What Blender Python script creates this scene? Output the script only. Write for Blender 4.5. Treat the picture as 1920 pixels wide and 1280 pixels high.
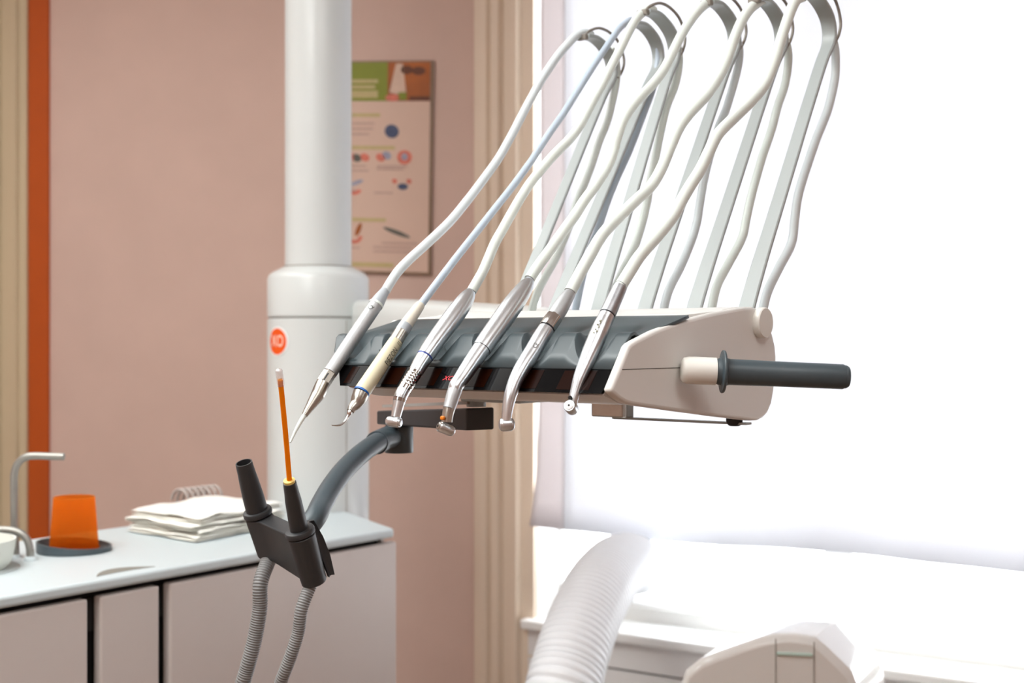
import bpy, bmesh, math, random
from mathutils import Vector, Matrix, noise

for o in list(bpy.data.objects):
    bpy.data.objects.remove(o)
SC = bpy.context.scene
COL = SC.collection
random.seed(4)

# ------------------------------------------------------------------ camera
F, CX, CY, CZ = 2400.0, 960.0, 640.0, 1.25      # focal length in px of 1920x1280, eye height
cam_data = bpy.data.cameras.new('camera')
cam_data.sensor_width = 36.0
cam_data.lens = F / 1920.0 * 36.0
cam_data.clip_start = 0.05
cam_data.dof.use_dof = True
cam_data.dof.focus_distance = 1.24
cam_data.dof.aperture_fstop = 6.7
cam = bpy.data.objects.new('camera', cam_data)
cam.location = (0, 0, CZ)
cam.rotation_euler = (math.pi / 2, 0, 0)
COL.objects.link(cam)
SC.camera = cam

# ------------------------------------------------------------------ light
world = bpy.data.worlds.new('sky')
SC.world = world
world.use_nodes = True
bg = world.node_tree.nodes['Background']
bg.inputs[0].default_value = (0.93, 0.96, 1.0, 1)
bg.inputs[1].default_value = 7.8
SC.view_settings.view_transform = 'Standard'
SC.view_settings.look = 'None'
SC.view_settings.gamma = 1.0
SC.view_settings.use_curve_mapping = False
SC.view_settings.exposure = 0.25
SC.cycles.use_denoising = True
SC.cycles.max_bounces = 10
SC.cycles.diffuse_bounces = 5
SC.cycles.caustics_reflective = False
SC.cycles.caustics_refractive = False
SC.cycles.sample_clamp_indirect = 6.0


def area_light(name, loc, sx, sy, power, color, rot=(0, 0, 0), portal=False):
    l = bpy.data.lights.new(name, 'AREA')
    l.shape = 'RECTANGLE'
    l.size, l.size_y = sx, sy
    l.energy = power
    l.color = color
    o = bpy.data.objects.new(name, l)
    o.location = loc
    o.rotation_euler = rot
    COL.objects.link(o)
    if portal:
        l.cycles.is_portal = True
    return o


CEIL = 2.75
LAMPS = [(-1.6, 2.3), (-1.1, 0.9), (-1.35, -0.8), (0.7, -0.3)]
LAMP_W = [5, 37, 12, 6]
for (lx, ly), lp in zip(LAMPS, LAMP_W):
    area_light('panel_lamp_light', (lx, ly, CEIL - 0.05), 1.15, 1.15, lp, (0.94, 1.0, 1.0))

# ------------------------------------------------------------------ materials
def lin(c):
    return tuple((v / 12.92 if v <= 0.04045 else ((v + 0.055) / 1.055) ** 2.4) for v in c)


def rgb(r, g, b):
    return lin((r / 255, g / 255, b / 255))


MATS = {}


def mat(name, col, rough=0.5, metal=0.0, spec=0.5, noise_amt=0.0, noise_scale=40, bump=0.0, coat=0.0,
        trans=0.0, emit=None, emit_s=0.0, alpha=1.0, stretch=None, sheen=0.0):
    m = bpy.data.materials.new(name)
    m.use_nodes = True
    nt = m.node_tree
    p = nt.nodes['Principled BSDF']
    p.inputs['Base Color'].default_value = (*col, 1)
    p.inputs['Roughness'].default_value = rough
    p.inputs['Metallic'].default_value = metal
    p.inputs['Specular IOR Level'].default_value = spec
    p.inputs['Coat Weight'].default_value = coat
    p.inputs['Transmission Weight'].default_value = trans
    p.inputs['Alpha'].default_value = alpha
    p.inputs['Sheen Weight'].default_value = sheen
    if emit:
        p.inputs['Emission Color'].default_value = (*emit, 1)
        p.inputs['Emission Strength'].default_value = emit_s
    if noise_amt or bump:
        tc = nt.nodes.new('ShaderNodeTexCoord')
        n = nt.nodes.new('ShaderNodeTexNoise')
        n.inputs['Scale'].default_value = noise_scale
        n.inputs['Detail'].default_value = 4
        src = tc.outputs['Object']
        if stretch:
            mp = nt.nodes.new('ShaderNodeMapping')
            mp.inputs['Scale'].default_value = stretch
            nt.links.new(src, mp.inputs[0])
            src = mp.outputs[0]
        nt.links.new(src, n.inputs['Vector'])
        if noise_amt:
            r = nt.nodes.new('ShaderNodeValToRGB')
            r.color_ramp.elements[0].position = 0.3
            r.color_ramp.elements[1].position = 0.7
            r.color_ramp.elements[0].color = (*[c * (1 - noise_amt) for c in col], 1)
            r.color_ramp.elements[1].color = (*[min(1, c * (1 + noise_amt)) for c in col], 1)
            nt.links.new(n.outputs['Fac'], r.inputs[0])
            nt.links.new(r.outputs[0], p.inputs['Base Color'])
        if bump:
            b = nt.nodes.new('ShaderNodeBump')
            b.inputs['Strength'].default_value = bump
            b.inputs['Distance'].default_value = 0.002
            nt.links.new(n.outputs['Fac'], b.inputs['Height'])
            nt.links.new(b.outputs[0], p.inputs['Normal'])
    MATS[name] = m
    return m


def mix_mat(name, a_type, b_type, fac, a_col, b_col, rough=0.05):
    m = bpy.data.materials.new(name)
    m.use_nodes = True
    nt = m.node_tree
    nt.nodes.clear()
    out = nt.nodes.new('ShaderNodeOutputMaterial')
    mx = nt.nodes.new('ShaderNodeMixShader')
    mx.inputs[0].default_value = fac
    a = nt.nodes.new(a_type)
    a.inputs[0].default_value = (*a_col, 1)
    b = nt.nodes.new(b_type)
    b.inputs[0].default_value = (*b_col, 1)
    for s in (a, b):
        if 'Roughness' in s.inputs and s.bl_idname == 'ShaderNodeBsdfGlossy':
            s.inputs['Roughness'].default_value = rough
    nt.links.new(a.outputs[0], mx.inputs[1])
    nt.links.new(b.outputs[0], mx.inputs[2])
    nt.links.new(mx.outputs[0], out.inputs[0])
    MATS[name] = m
    return m


mat('wall_paint', rgb(206, 178, 165), 0.85, noise_amt=0.03, noise_scale=6, bump=0.08)
mat('wall_white', rgb(228, 226, 224), 0.8, noise_amt=0.02, noise_scale=6)
mat('floor', rgb(122, 100, 84), 0.5, noise_amt=0.08, noise_scale=8)
mat('ceiling', rgb(235, 233, 230), 0.9, noise_amt=0.01, noise_scale=5)
mat('orange_paint', rgb(180, 76, 0), 0.7, noise_amt=0.04, noise_scale=9)
mat('trim_paint', rgb(224, 206, 186), 0.6, noise_amt=0.05, noise_scale=14, stretch=(1, 1, 0.06))
mat('door_trim', rgb(196, 178, 148), 0.6, noise_amt=0.07, noise_scale=16, stretch=(1, 1, 0.05))
mat('window_paint', rgb(240, 240, 238), 0.5, noise_amt=0.01, noise_scale=10)
mat('groove', rgb(60, 58, 57), 0.9, noise_amt=0.03)
mat('gloss_white', rgb(208, 212, 211), 0.32, spec=0.5, coat=0.2, noise_amt=0.008, noise_scale=5)
mat('unit_white', rgb(226, 225, 222), 0.42, noise_amt=0.008, noise_scale=8)
mat('cream_plastic', rgb(230, 229, 223), 0.4, noise_amt=0.01)
mat('worktop', rgb(195, 205, 208), 0.45, noise_amt=0.008, noise_scale=5)
mat('cabinet_door', rgb(207, 198, 193), 0.45, noise_amt=0.01, noise_scale=4)
mat('cabinet_inside', rgb(26, 25, 25), 0.8, noise_amt=0.05)
mat('inner_plate', rgb(52, 50, 50), 0.6, noise_amt=0.05)
mat('pad', rgb(66, 76, 80), 0.36, spec=0.45, noise_amt=0.02, noise_scale=30, bump=0.03)
mat('display_brown', rgb(28, 9, 4), 0.15, spec=0.04, noise_amt=0.05)
mat('black_gloss', rgb(12, 11, 12), 0.1, spec=0.06, coat=0.0, noise_amt=0.05)
mat('dark_grey', rgb(70, 81, 87), 0.42, spec=0.45, noise_amt=0.02, noise_scale=60)
mat('holder_grey', rgb(48, 49, 51), 0.45, noise_amt=0.03, noise_scale=60)
mat('hole', rgb(14, 13, 13), 0.8, noise_amt=0.05)
mat('rubber', rgb(36, 36, 40), 0.7, noise_amt=0.04)
mat('hose_white', rgb(222, 230, 225), 0.38, noise_amt=0.012, noise_scale=20)
mat('hose_cool', rgb(214, 222, 225), 0.38, noise_amt=0.012, noise_scale=20)
mat('hose_blue', rgb(186, 200, 214), 0.38, noise_amt=0.012, noise_scale=20)
mat('plate_grey', rgb(150, 145, 140), 0.5, noise_amt=0.03)
mat('grip_shade_grey', rgb(126, 123, 116), 0.6, noise_amt=0.03)  # tone of the shade inside the worktop finger recess
mat('spout_steel', rgb(158, 156, 150), 0.5, metal=0.8, noise_amt=0.03, noise_scale=120)
mat('arm_grey', rgb(166, 173, 173), 0.42, noise_amt=0.012, noise_scale=20)
mat('strap', rgb(140, 134, 126), 0.5, noise_amt=0.03)
mat('steel', rgb(226, 231, 235), 0.3, metal=1.0, noise_amt=0.02, noise_scale=300)
mat('satin', rgb(188, 190, 192), 0.48, metal=0.75, noise_amt=0.03, noise_scale=200, bump=0.02)
mat('bright_steel', rgb(215, 213, 210), 0.14, metal=1.0, noise_amt=0.02, noise_scale=200)
mat('warm_steel', rgb(186, 182, 174), 0.28, metal=1.0, noise_amt=0.03, noise_scale=200)
mat('worn_steel', rgb(176, 178, 182), 0.42, metal=1.0, noise_amt=0.1, noise_scale=260, bump=0.08)
mat('cream_handle', rgb(222, 214, 184), 0.35, noise_amt=0.012)
mat('ivory_tail', rgb(224, 218, 204), 0.4, noise_amt=0.012)
mat('grey_ring', rgb(176, 182, 188), 0.4, noise_amt=0.02)
mat('blue_ring', rgb(20, 100, 190), 0.4, noise_amt=0.03)
mat('navy_line', rgb(50, 70, 150), 0.4, noise_amt=0.03)
mat('ink', rgb(70, 68, 60), 0.6, noise_amt=0.05)
mat('pale_ink', rgb(150, 148, 130), 0.6, noise_amt=0.05)
mat('orange_dot', rgb(235, 130, 20), 0.4, noise_amt=0.03)
mat('red_dot', rgb(150, 30, 30), 0.4, noise_amt=0.03)
mat('button_white', rgb(235, 235, 238), 0.3, noise_amt=0.01)
mat('led_red', rgb(120, 0, 5), 0.5, emit=(1.0, 0.0, 0.02), emit_s=1.0, noise_amt=0.01)
mat('badge_orange', rgb(232, 84, 8), 0.45, noise_amt=0.02)
mat('badge_rim', rgb(238, 238, 236), 0.3, noise_amt=0.01)
mat('badge_text', rgb(250, 228, 210), 0.45, noise_amt=0.01)
mat('towel', rgb(246, 245, 238), 0.95, noise_amt=0.015, noise_scale=60, bump=0.25, sheen=0.3)
mat('ribbed_grey', rgb(128, 128, 128), 0.5, noise_amt=0.03)
mat('straw_yellow', rgb(236, 206, 120), 0.4, noise_amt=0.02)
mat('ac_white', rgb(232, 231, 228), 0.14, spec=0.5, coat=0.4, noise_amt=0.006, noise_scale=5)
mat('ac_highlight', rgb(196, 220, 212), 0.1, noise_amt=0.01)  # pale tone of the highlight line on the air conditioner
mat('ac_hose', rgb(236, 238, 241), 0.45, noise_amt=0.01)
mat('porcelain', rgb(226, 226, 218), 0.2, coat=0.3, noise_amt=0.01)
mat('coil', rgb(186, 174, 168), 0.5, noise_amt=0.03)
mat('poster_paper', rgb(208, 178, 160), 0.6, noise_amt=0.02, noise_scale=8)
mat('poster_frame', rgb(132, 106, 84), 0.5, noise_amt=0.05)
mat('poster_green', rgb(124, 132, 30), 0.6, noise_amt=0.03)
mat('poster_green_pale', rgb(186, 168, 118), 0.6, noise_amt=0.08, noise_scale=120)
mat('poster_skin', rgb(160, 84, 22), 0.6, noise_amt=0.35, noise_scale=9)
mat('poster_brown', rgb(96, 48, 18), 0.6, noise_amt=0.2, noise_scale=12)
mat('poster_pale', rgb(206, 176, 156), 0.6, noise_amt=0.1, noise_scale=30)
mat('poster_red', rgb(206, 112, 92), 0.6, noise_amt=0.2, noise_scale=60)
mat('poster_navy', rgb(64, 74, 104), 0.6, noise_amt=0.2, noise_scale=80)
mat('poster_greyblue', rgb(150, 150, 168), 0.6, noise_amt=0.15, noise_scale=80)
mat('poster_dark', rgb(92, 90, 82), 0.6, noise_amt=0.15, noise_scale=60)
mat('poster_text', rgb(182, 152, 140), 0.6, noise_amt=0.12, noise_scale=160)
mat('lamp_frame', rgb(235, 235, 235), 0.4, noise_amt=0.01)
mat('lamp_diffuser', rgb(250, 250, 245), 0.5, emit=(1.0, 0.97, 0.93), emit_s=3.0, noise_amt=0.005)
mix_mat('blind', 'ShaderNodeBsdfDiffuse', 'ShaderNodeBsdfTranslucent', 0.5, (0.85, 0.85, 0.86), (0.62, 0.62, 0.64))
mix_mat('blind_hem', 'ShaderNodeBsdfDiffuse', 'ShaderNodeBsdfTranslucent', 0.34, (0.76, 0.73, 0.73), (0.72, 0.68, 0.69))
mix_mat('pane', 'ShaderNodeBsdfTransparent', 'ShaderNodeBsdfGlossy', 0.05, (0.97, 0.98, 0.98), (1, 1, 1), 0.02)
mix_mat('cup_orange', 'ShaderNodeBsdfTransparent', 'ShaderNodeBsdfTranslucent', 0.36, (1.0, 0.80, 0.54), (1.0, 0.48, 0.12))
mix_mat('straw_orange', 'ShaderNodeBsdfDiffuse', 'ShaderNodeBsdfTranslucent', 0.5, (0.9, 0.36, 0.015), (0.95, 0.4, 0.03))
mix_mat('clear_tip', 'ShaderNodeBsdfTransparent', 'ShaderNodeBsdfGlossy', 0.3, (0.97, 0.93, 0.93), (1, 1, 1), 0.15)
mix_mat('frosted', 'ShaderNodeBsdfTransparent', 'ShaderNodeBsdfDiffuse', 0.75, (0.95, 0.96, 0.94), (0.78, 0.79, 0.74))

# ------------------------------------------------------------------ mesh helpers
class MB:
    def __init__(s):
        s.v, s.f = [], []

    def add(s, vs, fs):
        n = len(s.v)
        s.v += [Vector(p) for p in vs]
        s.f += [tuple(i + n for i in f) for f in fs]
        return s


def topmost(o):
    while o.parent:
        o = o.parent
    return o


def tag(o, label=None, cat=None, group=None, kind=None):
    if label: o['label'] = label
    if cat: o['category'] = cat
    if group: o['group'] = group
    if kind: o['kind'] = kind
    return o


def thing(name, label, cat, loc, group=None):
    o = bpy.data.objects.new(name, None)
    o.empty_display_size = 0.02
    o.location = loc
    COL.objects.link(o)
    return tag(o, label, cat, group)


def build(mb, name, m, parent=None, smooth=35, bevel=0.0, seg=2, origin=None, sub=0):
    """world-space vertices -> one mesh object (origin at its thing's origin)"""
    if parent is not None:
        off = Vector(topmost(parent).location)
    elif origin is not None:
        off = Vector(origin)
    else:
        zs = min(p.z for p in mb.v)
        off = Vector((sum(p.x for p in mb.v) / len(mb.v), sum(p.y for p in mb.v) / len(mb.v), zs))
    me = bpy.data.meshes.new(name)
    me.from_pydata([tuple(p - off) for p in mb.v], [], mb.f)
    bm = bmesh.new()
    bm.from_mesh(me)
    bmesh.ops.remove_doubles(bm, verts=bm.verts, dist=1e-6)
    bmesh.ops.recalc_face_normals(bm, faces=bm.faces)
    bm.to_mesh(me)
    bm.free()
    if smooth:
        me.polygons.foreach_set('use_smooth', [True] * len(me.polygons))
        me.set_sharp_from_angle(angle=math.radians(smooth))
    me.materials.append(MATS[m])
    o = bpy.data.objects.new(name, me)
    COL.objects.link(o)
    if parent is not None:
        o.parent = parent
    else:
        o.location = off
    if bevel:
        b = o.modifiers.new('bevel', 'BEVEL')
        b.width = bevel
        b.segments = seg
        b.limit_method = 'ANGLE'
        b.angle_limit = math.radians(40)
    return o


def box(mb, c, ax, ay, az):
    """centre and three half-axis vectors"""
    c, ax, ay, az = Vector(c), Vector(ax), Vector(ay), Vector(az)
    vs = [c + sx * ax + sy * ay + sz * az for sx in (-1, 1) for sy in (-1, 1) for sz in (-1, 1)]
    fs = [(0, 1, 3, 2), (4, 6, 7, 5), (0, 4, 5, 1), (2, 3, 7, 6), (0, 2, 6, 4), (1, 5, 7, 3)]
    return mb.add(vs, fs)


def prism(mb, pts, vec):
    """planar outline extruded by vec"""
    n = len(pts)
    vec = Vector(vec)
    vs = [Vector(p) for p in pts] + [Vector(p) + vec for p in pts]
    fs = [tuple(range(n))[::-1], tuple(range(n, 2 * n))]
    fs += [(i, (i + 1) % n, n + (i + 1) % n, n + i) for i in range(n)]
    return mb.add(vs, fs)


def loft(mb, rings, cap=True, close=False):
    n = len(rings[0])
    vs = [p for r in rings for p in r]
    fs = []
    m = len(rings)
    for k in range(m if close else m - 1):
        for i in range(n):
            a, b = k * n + i, k * n + (i + 1) % n
            k2 = (k + 1) % m
            fs.append((a, b, k2 * n + (i + 1) % n, k2 * n + i))
    if cap and not close:
        fs += [tuple(range(n))[::-1], tuple((m - 1) * n + i for i in range(n))]
    return mb.add(vs, fs)


def cr(pts, per=6):
    """Catmull-Rom through tuples of any length"""
    P = [tuple(p) for p in pts]
    if len(P) < 3:
        return P
    P = [tuple(2 * a - b for a, b in zip(P[0], P[1]))] + P + [tuple(2 * a - b for a, b in zip(P[-1], P[-2]))]
    out = []
    for i in range(1, len(P) - 2):
        for k in range(per):
            t = k / per
            out.append(tuple(0.5 * (2 * p1 + (p2 - p0) * t + (2 * p0 - 5 * p1 + 4 * p2 - p3) * t * t
                                    + (3 * p1 - p0 - 3 * p2 + p3) * t ** 3)
                             for p0, p1, p2, p3 in zip(P[i - 1], P[i], P[i + 1], P[i + 2])))
    out.append(P[-2])
    return out


def frames(pts, ref=None):
    pts = [Vector(p) for p in pts]
    T = []
    for i in range(len(pts)):
        t = pts[min(i + 1, len(pts) - 1)] - pts[max(i - 1, 0)]
        T.append(t.normalized())
    n = Vector(ref) if ref else (Vector((0, 0, 1)) if abs(T[0].z) < 0.9 else Vector((1, 0, 0)))
    out = []
    for t in T:
        n = (n - t * n.dot(t)).normalized()
        out.append((n.copy(), t.cross(n)))
    return out


def sweep(mb, pts, radii, seg=16, cap=True, ref=None, fn=None):
    fr = frames(pts, ref)
    rings = []
    for i, (p, (n, b)) in enumerate(zip(pts, fr)):
        r = radii[i] if hasattr(radii, '__len__') else radii
        ring = []
        for k in range(seg):
            th = 2 * math.pi * k / seg
            rr = r * (fn(i, th) if fn else 1)
            ring.append(Vector(p) + rr * (math.cos(th) * n + math.sin(th) * b))
        rings.append(ring)
    return loft(mb, rings, cap)


def flat_sweep(mb, pts, widths, thick, side):
    """rounded-rectangle section, wide along the fixed vector side"""
    side = Vector(side).normalized()
    pts = [Vector(p) for p in pts]
    rings = []
    for i, p in enumerate(pts):
        t = (pts[min(i + 1, len(pts) - 1)] - pts[max(i - 1, 0)]).normalized()
        n = t.cross(side).normalized()
        w, h = widths[i] / 2, thick[i] / 2
        c = min(h, w) * 0.45
        sec = [(-w + c, -h), (w - c, -h), (w, -h + c), (w, h - c), (w - c, h), (-w + c, h), (-w, h - c), (-w, -h + c)]
        rings.append([p + side * x + n * y for x, y in sec])
    return loft(mb, rings, True)


def lathe(mb, c, prof, axis=(0, 0, 1), seg=32, cap=True):
    """prof: (radius, distance along axis)"""
    c, axis = Vector(c), Vector(axis).normalized()
    n = axis.orthogonal().normalized()
    b = axis.cross(n)
    rings = [[c + axis * h + r * (math.cos(2 * math.pi * k / seg) * n + math.sin(2 * math.pi * k / seg) * b)
              for k in range(seg)] for r, h in prof]
    return loft(mb, rings, cap)


def text_geo(s, size=1.0):
    cu = bpy.data.curves.new('txt', 'FONT')
    cu.body = s
    cu.size = size
    cu.align_x = 'CENTER'
    cu.align_y = 'CENTER'
    cu.resolution_u = 3
    o = bpy.data.objects.new('txt', cu)
    COL.objects.link(o)
    dg = bpy.context.evaluated_depsgraph_get()
    me = bpy.data.meshes.new_from_object(o.evaluated_get(dg))
    vs = [v.co.copy() for v in me.vertices]
    fs = [tuple(p.vertices) for p in me.polygons]
    bpy.data.objects.remove(o)
    bpy.data.meshes.remove(me)
    return vs, fs


# ------------------------------------------------------------------ pixel -> place
def W(px, py, d):
    return Vector(((px - CX) / F * d, d, CZ + (CY - py) / F * d))


def onz(px, py, z):
    """point of the level plane z"""
    return W(px, py, (CZ - z) * F / (py - CY))


TH = math.radians(39.2)
A2 = Vector((-math.cos(TH), math.sin(TH), 0))      # along the instrument row, away to the left
B2 = Vector((math.sin(TH), math.cos(TH), 0))       # towards the rear of the instrument bridge
O2 = Vector(((1150 - CX) / F * 1.11, 1.11, CZ))    # front right corner of the bridge
UP = Vector((0, 0, 1))


def U(a, b, z):
    return O2 + A2 * a + B2 * b + UP * z


def PA(px, py, a):
    """pixel ray meets the upright plane a = const of the bridge; returns point, depth"""
    k = (px - CX) / F
    p = O2 + A2 * a
    b = (k * p.y - p.x) / (B2.x - k * B2.y)
    d = p.y + b * B2.y
    return W(px, py, d), d


def ab(p):
    q = p - O2
    return q.dot(A2), q.dot(B2), q.z


def sol_a(px, b):
    k = (px - CX) / F
    p = O2 + B2 * b
    return (k * p.y - p.x) / (A2.x - k * A2.y)


def sstep(e0, e1, x):
    t = max(0.0, min(1.0, (x - e0) / (e1 - e0)))
    return t * t * (3 - 2 * t)


# ================================================================== THE ROOM
PC = Vector((-0.1033, 3.54, 0))                       # where the poster wall meets the window wall
DB = Vector((-math.cos(math.radians(12)), math.sin(math.radians(12)), 0))      # poster wall, leftwards
NB = Vector((DB.y, -DB.x, 0)) * -1                    # into the room
if NB.y > 0: NB = -NB
DW = Vector((0.849, -0.528, 0)).normalized()          # window wall, rightwards
NW = Vector((-DW.y, DW.x, 0)) * -1
if NW.y > 0: NW = -NW
LB, LW = 3.0, 3.2
PL = PC + DB * LB
PR = PC + DW * LW
YREAR = -2.2


def wallpt(px, P0=PC, D=DW):
    """distance along a wall at which the pixel column meets it"""
    k = (px - CX) / F
    return (k * P0.y - P0.x) / (D.x - k * D.y)


def wb(t, z, n=0.0):       # poster wall point
    return PC + DB * t + UP * z + NB * n


def ww(t, z, n=0.0):       # window wall point
    return PC + DW * t + UP * z + NW * n


def struct(mb, name, m, **k):
    return tag(build(mb, name, m, **k), kind='structure')


def slab(mb, p, u, v, n):
    return box(mb, Vector(p) + (Vector(u) + Vector(v) + Vector(n)) / 2, Vector(u) / 2, Vector(v) / 2, Vector(n) / 2)


outline = [PL, PC, PR, Vector((PR.x, YREAR, 0)), Vector((PL.x, YREAR, 0))]
m = MB(); prism(m, outline, (0, 0, -0.1)); struct(m, 'floor', 'floor', smooth=0)
m = MB(); prism(m, [p + UP * CEIL for p in outline], (0, 0, 0.1)); struct(m, 'ceiling', 'ceiling', smooth=0)
m = MB(); slab(m, wb(0, 0), DB * LB, UP * CEIL, -NB * 0.2); struct(m, 'wall_back', 'wall_paint', smooth=0)
m = MB(); slab(m, PL, Vector((0, YREAR - PL.y, 0)), UP * CEIL, (-0.15, 0, 0)); struct(m, 'wall_left', 'wall_paint', smooth=0)
m = MB(); slab(m, PR, Vector((0, YREAR - PR.y, 0)), UP * CEIL, (0.15, 0, 0)); struct(m, 'wall_right', 'wall_paint', smooth=0)
m = MB(); slab(m, (PL.x, YREAR, 0), (PR.x - PL.x, 0, 0), UP * CEIL, (0, -0.15, 0)); struct(m, 'wall_rear', 'wall_paint', smooth=0)

# window wall with its opening
T0 = wallpt(1008)
T1 = T0 + 2.1
ZS, ZT = CZ - 0.74, 2.6
TK = 0.24
m = MB()
slab(m, ww(0, 0), DW * T0, UP * CEIL, -NW * TK)
slab(m, ww(T1, 0), DW * (LW - T1), UP * CEIL, -NW * TK)
slab(m, ww(T0, 0), DW * (T1 - T0), UP * (ZS - .03), -NW * TK)
slab(m, ww(T0, ZT), DW * (T1 - T0), UP * (CEIL - ZT), -NW * TK)
struct(m, 'wall_window', 'wall_white', smooth=0)

# window: frame, mullion, panes, handle
win = thing('window_1', None, None, ww((T0 + T1) / 2, ZS, -0.14)); tag(win, kind='structure')
m = MB()
RAILZ = ZS + 0.05
slab(m, ww(T0, ZS - .03, -0.11), DW * (T1 - T0), UP * (RAILZ - ZS + .03), -NW * 0.05)
slab(m, ww(T0, ZT - 0.07, -0.11), DW * (T1 - T0), UP * 0.07, -NW * 0.05)
slab(m, ww(T0, ZS, -0.11), DW * 0.012, UP * (ZT - ZS), -NW * 0.05)
slab(m, ww(T1 - 0.06, ZS, -0.11), DW * 0.06, UP * (ZT - ZS), -NW * 0.05)
build(m, 'window_frame', 'window_paint', win, smooth=0, bevel=0.004)
TM = wallpt(1545)
m = MB(); slab(m, ww(TM - 0.035, RAILZ, -0.105), DW * 0.07, UP * (ZT - 0.07 - RAILZ), -NW * 0.06)
build(m, 'mullion', 'window_paint', win, smooth=0, bevel=0.004)
for t0, t1 in ((T0 + 0.012, TM - 0.035), (TM + 0.035, T1 - 0.06)):
    m = MB(); slab(m, ww(t0, RAILZ, -0.13), DW * (t1 - t0), UP * (ZT - 0.07 - RAILZ), -NW * 0.004)
    build(m, 'pane', 'pane', win, smooth=0)
m = MB(); slab(m, ww(T0 + 0.02, RAILZ - 0.012, -0.108), DW * (T1 - T0 - 0.04), UP * 0.014, NW * 0.02)
build(m, 'bottom_bead', 'window_paint', win, smooth=0, bevel=0.004)
zr_ = CZ - .585
m = MB(); sweep(m, [ww(T0 + .16, zr_, -.21), ww(T1, zr_, -.21)], .004, seg=10)
rl = build(m, 'outer_rail', 'trim_paint', win, smooth=50)
m = MB(); slab(m, ww(TM - 0.03, zr_ - .012, -0.225), DW * 0.05, UP * 0.03, NW * 0.03)
build(m, 'rail_clip', 'window_paint', win, smooth=0, bevel=0.003)
area_light('window_portal', ww((T0 + T1) / 2, (ZS + ZT) / 2, -TK - 0.02), T1 - T0, ZT - ZS, 1, (1, 1, 1),
           (math.pi / 2, 0, math.atan2(NW.x, -NW.y)), portal=True)

# window sill, panelling below it
m = MB(); slab(m, ww(T0 - 0.03, ZS - 0.026, 0.045), DW * (T1 - T0 + 0.06), UP * 0.026, -NW * 0.155)
struct(m, 'trim_1', 'window_paint', smooth=0, bevel=0.006)
panel = thing('trim_2', None, None, ww((T0 + T1) / 2, 0, 0.01)); tag(panel, kind='structure')
m = MB(); slab(m, ww(T0 - 0.02, 0, 0.0), DW * (T1 - T0), UP * (ZS - 0.026), NW * 0.006)
build(m, 'panel_backing', 'groove', panel, smooth=0)
zg = CZ - 0.845
for z0, z1 in ((0.0, 0.2), (0.206, zg), (zg + 0.006, ZS - 0.026)):
    m = MB(); slab(m, ww(T0 - 0.02, z0, 0.006), DW * (T1 - T0), UP * (z1 - z0), NW * 0.012)
    build(m, 'board', 'wall_white', panel, smooth=0, bevel=0.0015)

# moulded architrave between poster wall and window
def moulding(name, tfun, bands, m_, z0=0.0, z1=CEIL):
    pts = []
    for (t, n) in bands:
        pts.append(tfun(t, z0, n))
    t_first, t_last = bands[0][0], bands[-1][0]
    pts = [tfun(t_first, z0, 0.0)] + pts + [tfun(t_last, z0, 0.0)]
    mb = MB(); prism(mb, pts, UP * (z1 - z0))
    return struct(mb, name, m_, smooth=0, bevel=0.0015)


bands = []
for px, n in ((893, .012), (908, .012), (909, .030), (922, .030), (926, .018), (932, .018), (934, .034), (946, .034),
              (950, .016), (969, .016), (971, .032), (979, .032), (983, .014), (1006, .014)):
    bands.append((wallpt(px), n))
moulding('trim_3', ww, bands, 'trim_paint')

# left: orange board and moulded door trim on the poster wall
def bpx(px):
    return wallpt(px, PC, DB)


m = MB(); slab(m, wb(bpx(94), 0.0), DB * (bpx(57) - bpx(94)), UP * CEIL, NB * 0.012); struct(m, 'trim_4', 'orange_paint', smooth=0, bevel=0.002)
fl = [(57, .020), (44, .020), (42, .034), (36, .034), (33, .022), (12, .022), (9, .036), (-4, .036), (-8, .022), (-60, .022)]
moulding('trim_5', wb, [(bpx(p), n) for p, n in fl], 'door_trim')

# ceiling lamps
for i, (lx, ly) in enumerate(LAMPS):
    t = thing('ceiling_light', 'white square panel lamp on the ceiling', 'ceiling light', (lx, ly, CEIL - 0.045), 'ceiling panel lamps')
    mb = MB()
    for s in (-1, 1):
        box(mb, (lx, ly + s * 0.588, CEIL - 0.0225), (0.6, 0, 0), (0, 0.012, 0), (0, 0, 0.0225))
        box(mb, (lx + s * 0.588, ly, CEIL - 0.0225), (0.012, 0, 0), (0, 0.576, 0), (0, 0, 0.0225))
    build(mb, 'frame', 'lamp_frame', t, smooth=0)
    mb = MB(); box(mb, (lx, ly, CEIL - 0.02), (0.576, 0, 0), (0, 0.576, 0), (0, 0, 0.003))
    build(mb, 'diffuser', 'lamp_diffuser', t, smooth=0)

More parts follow.
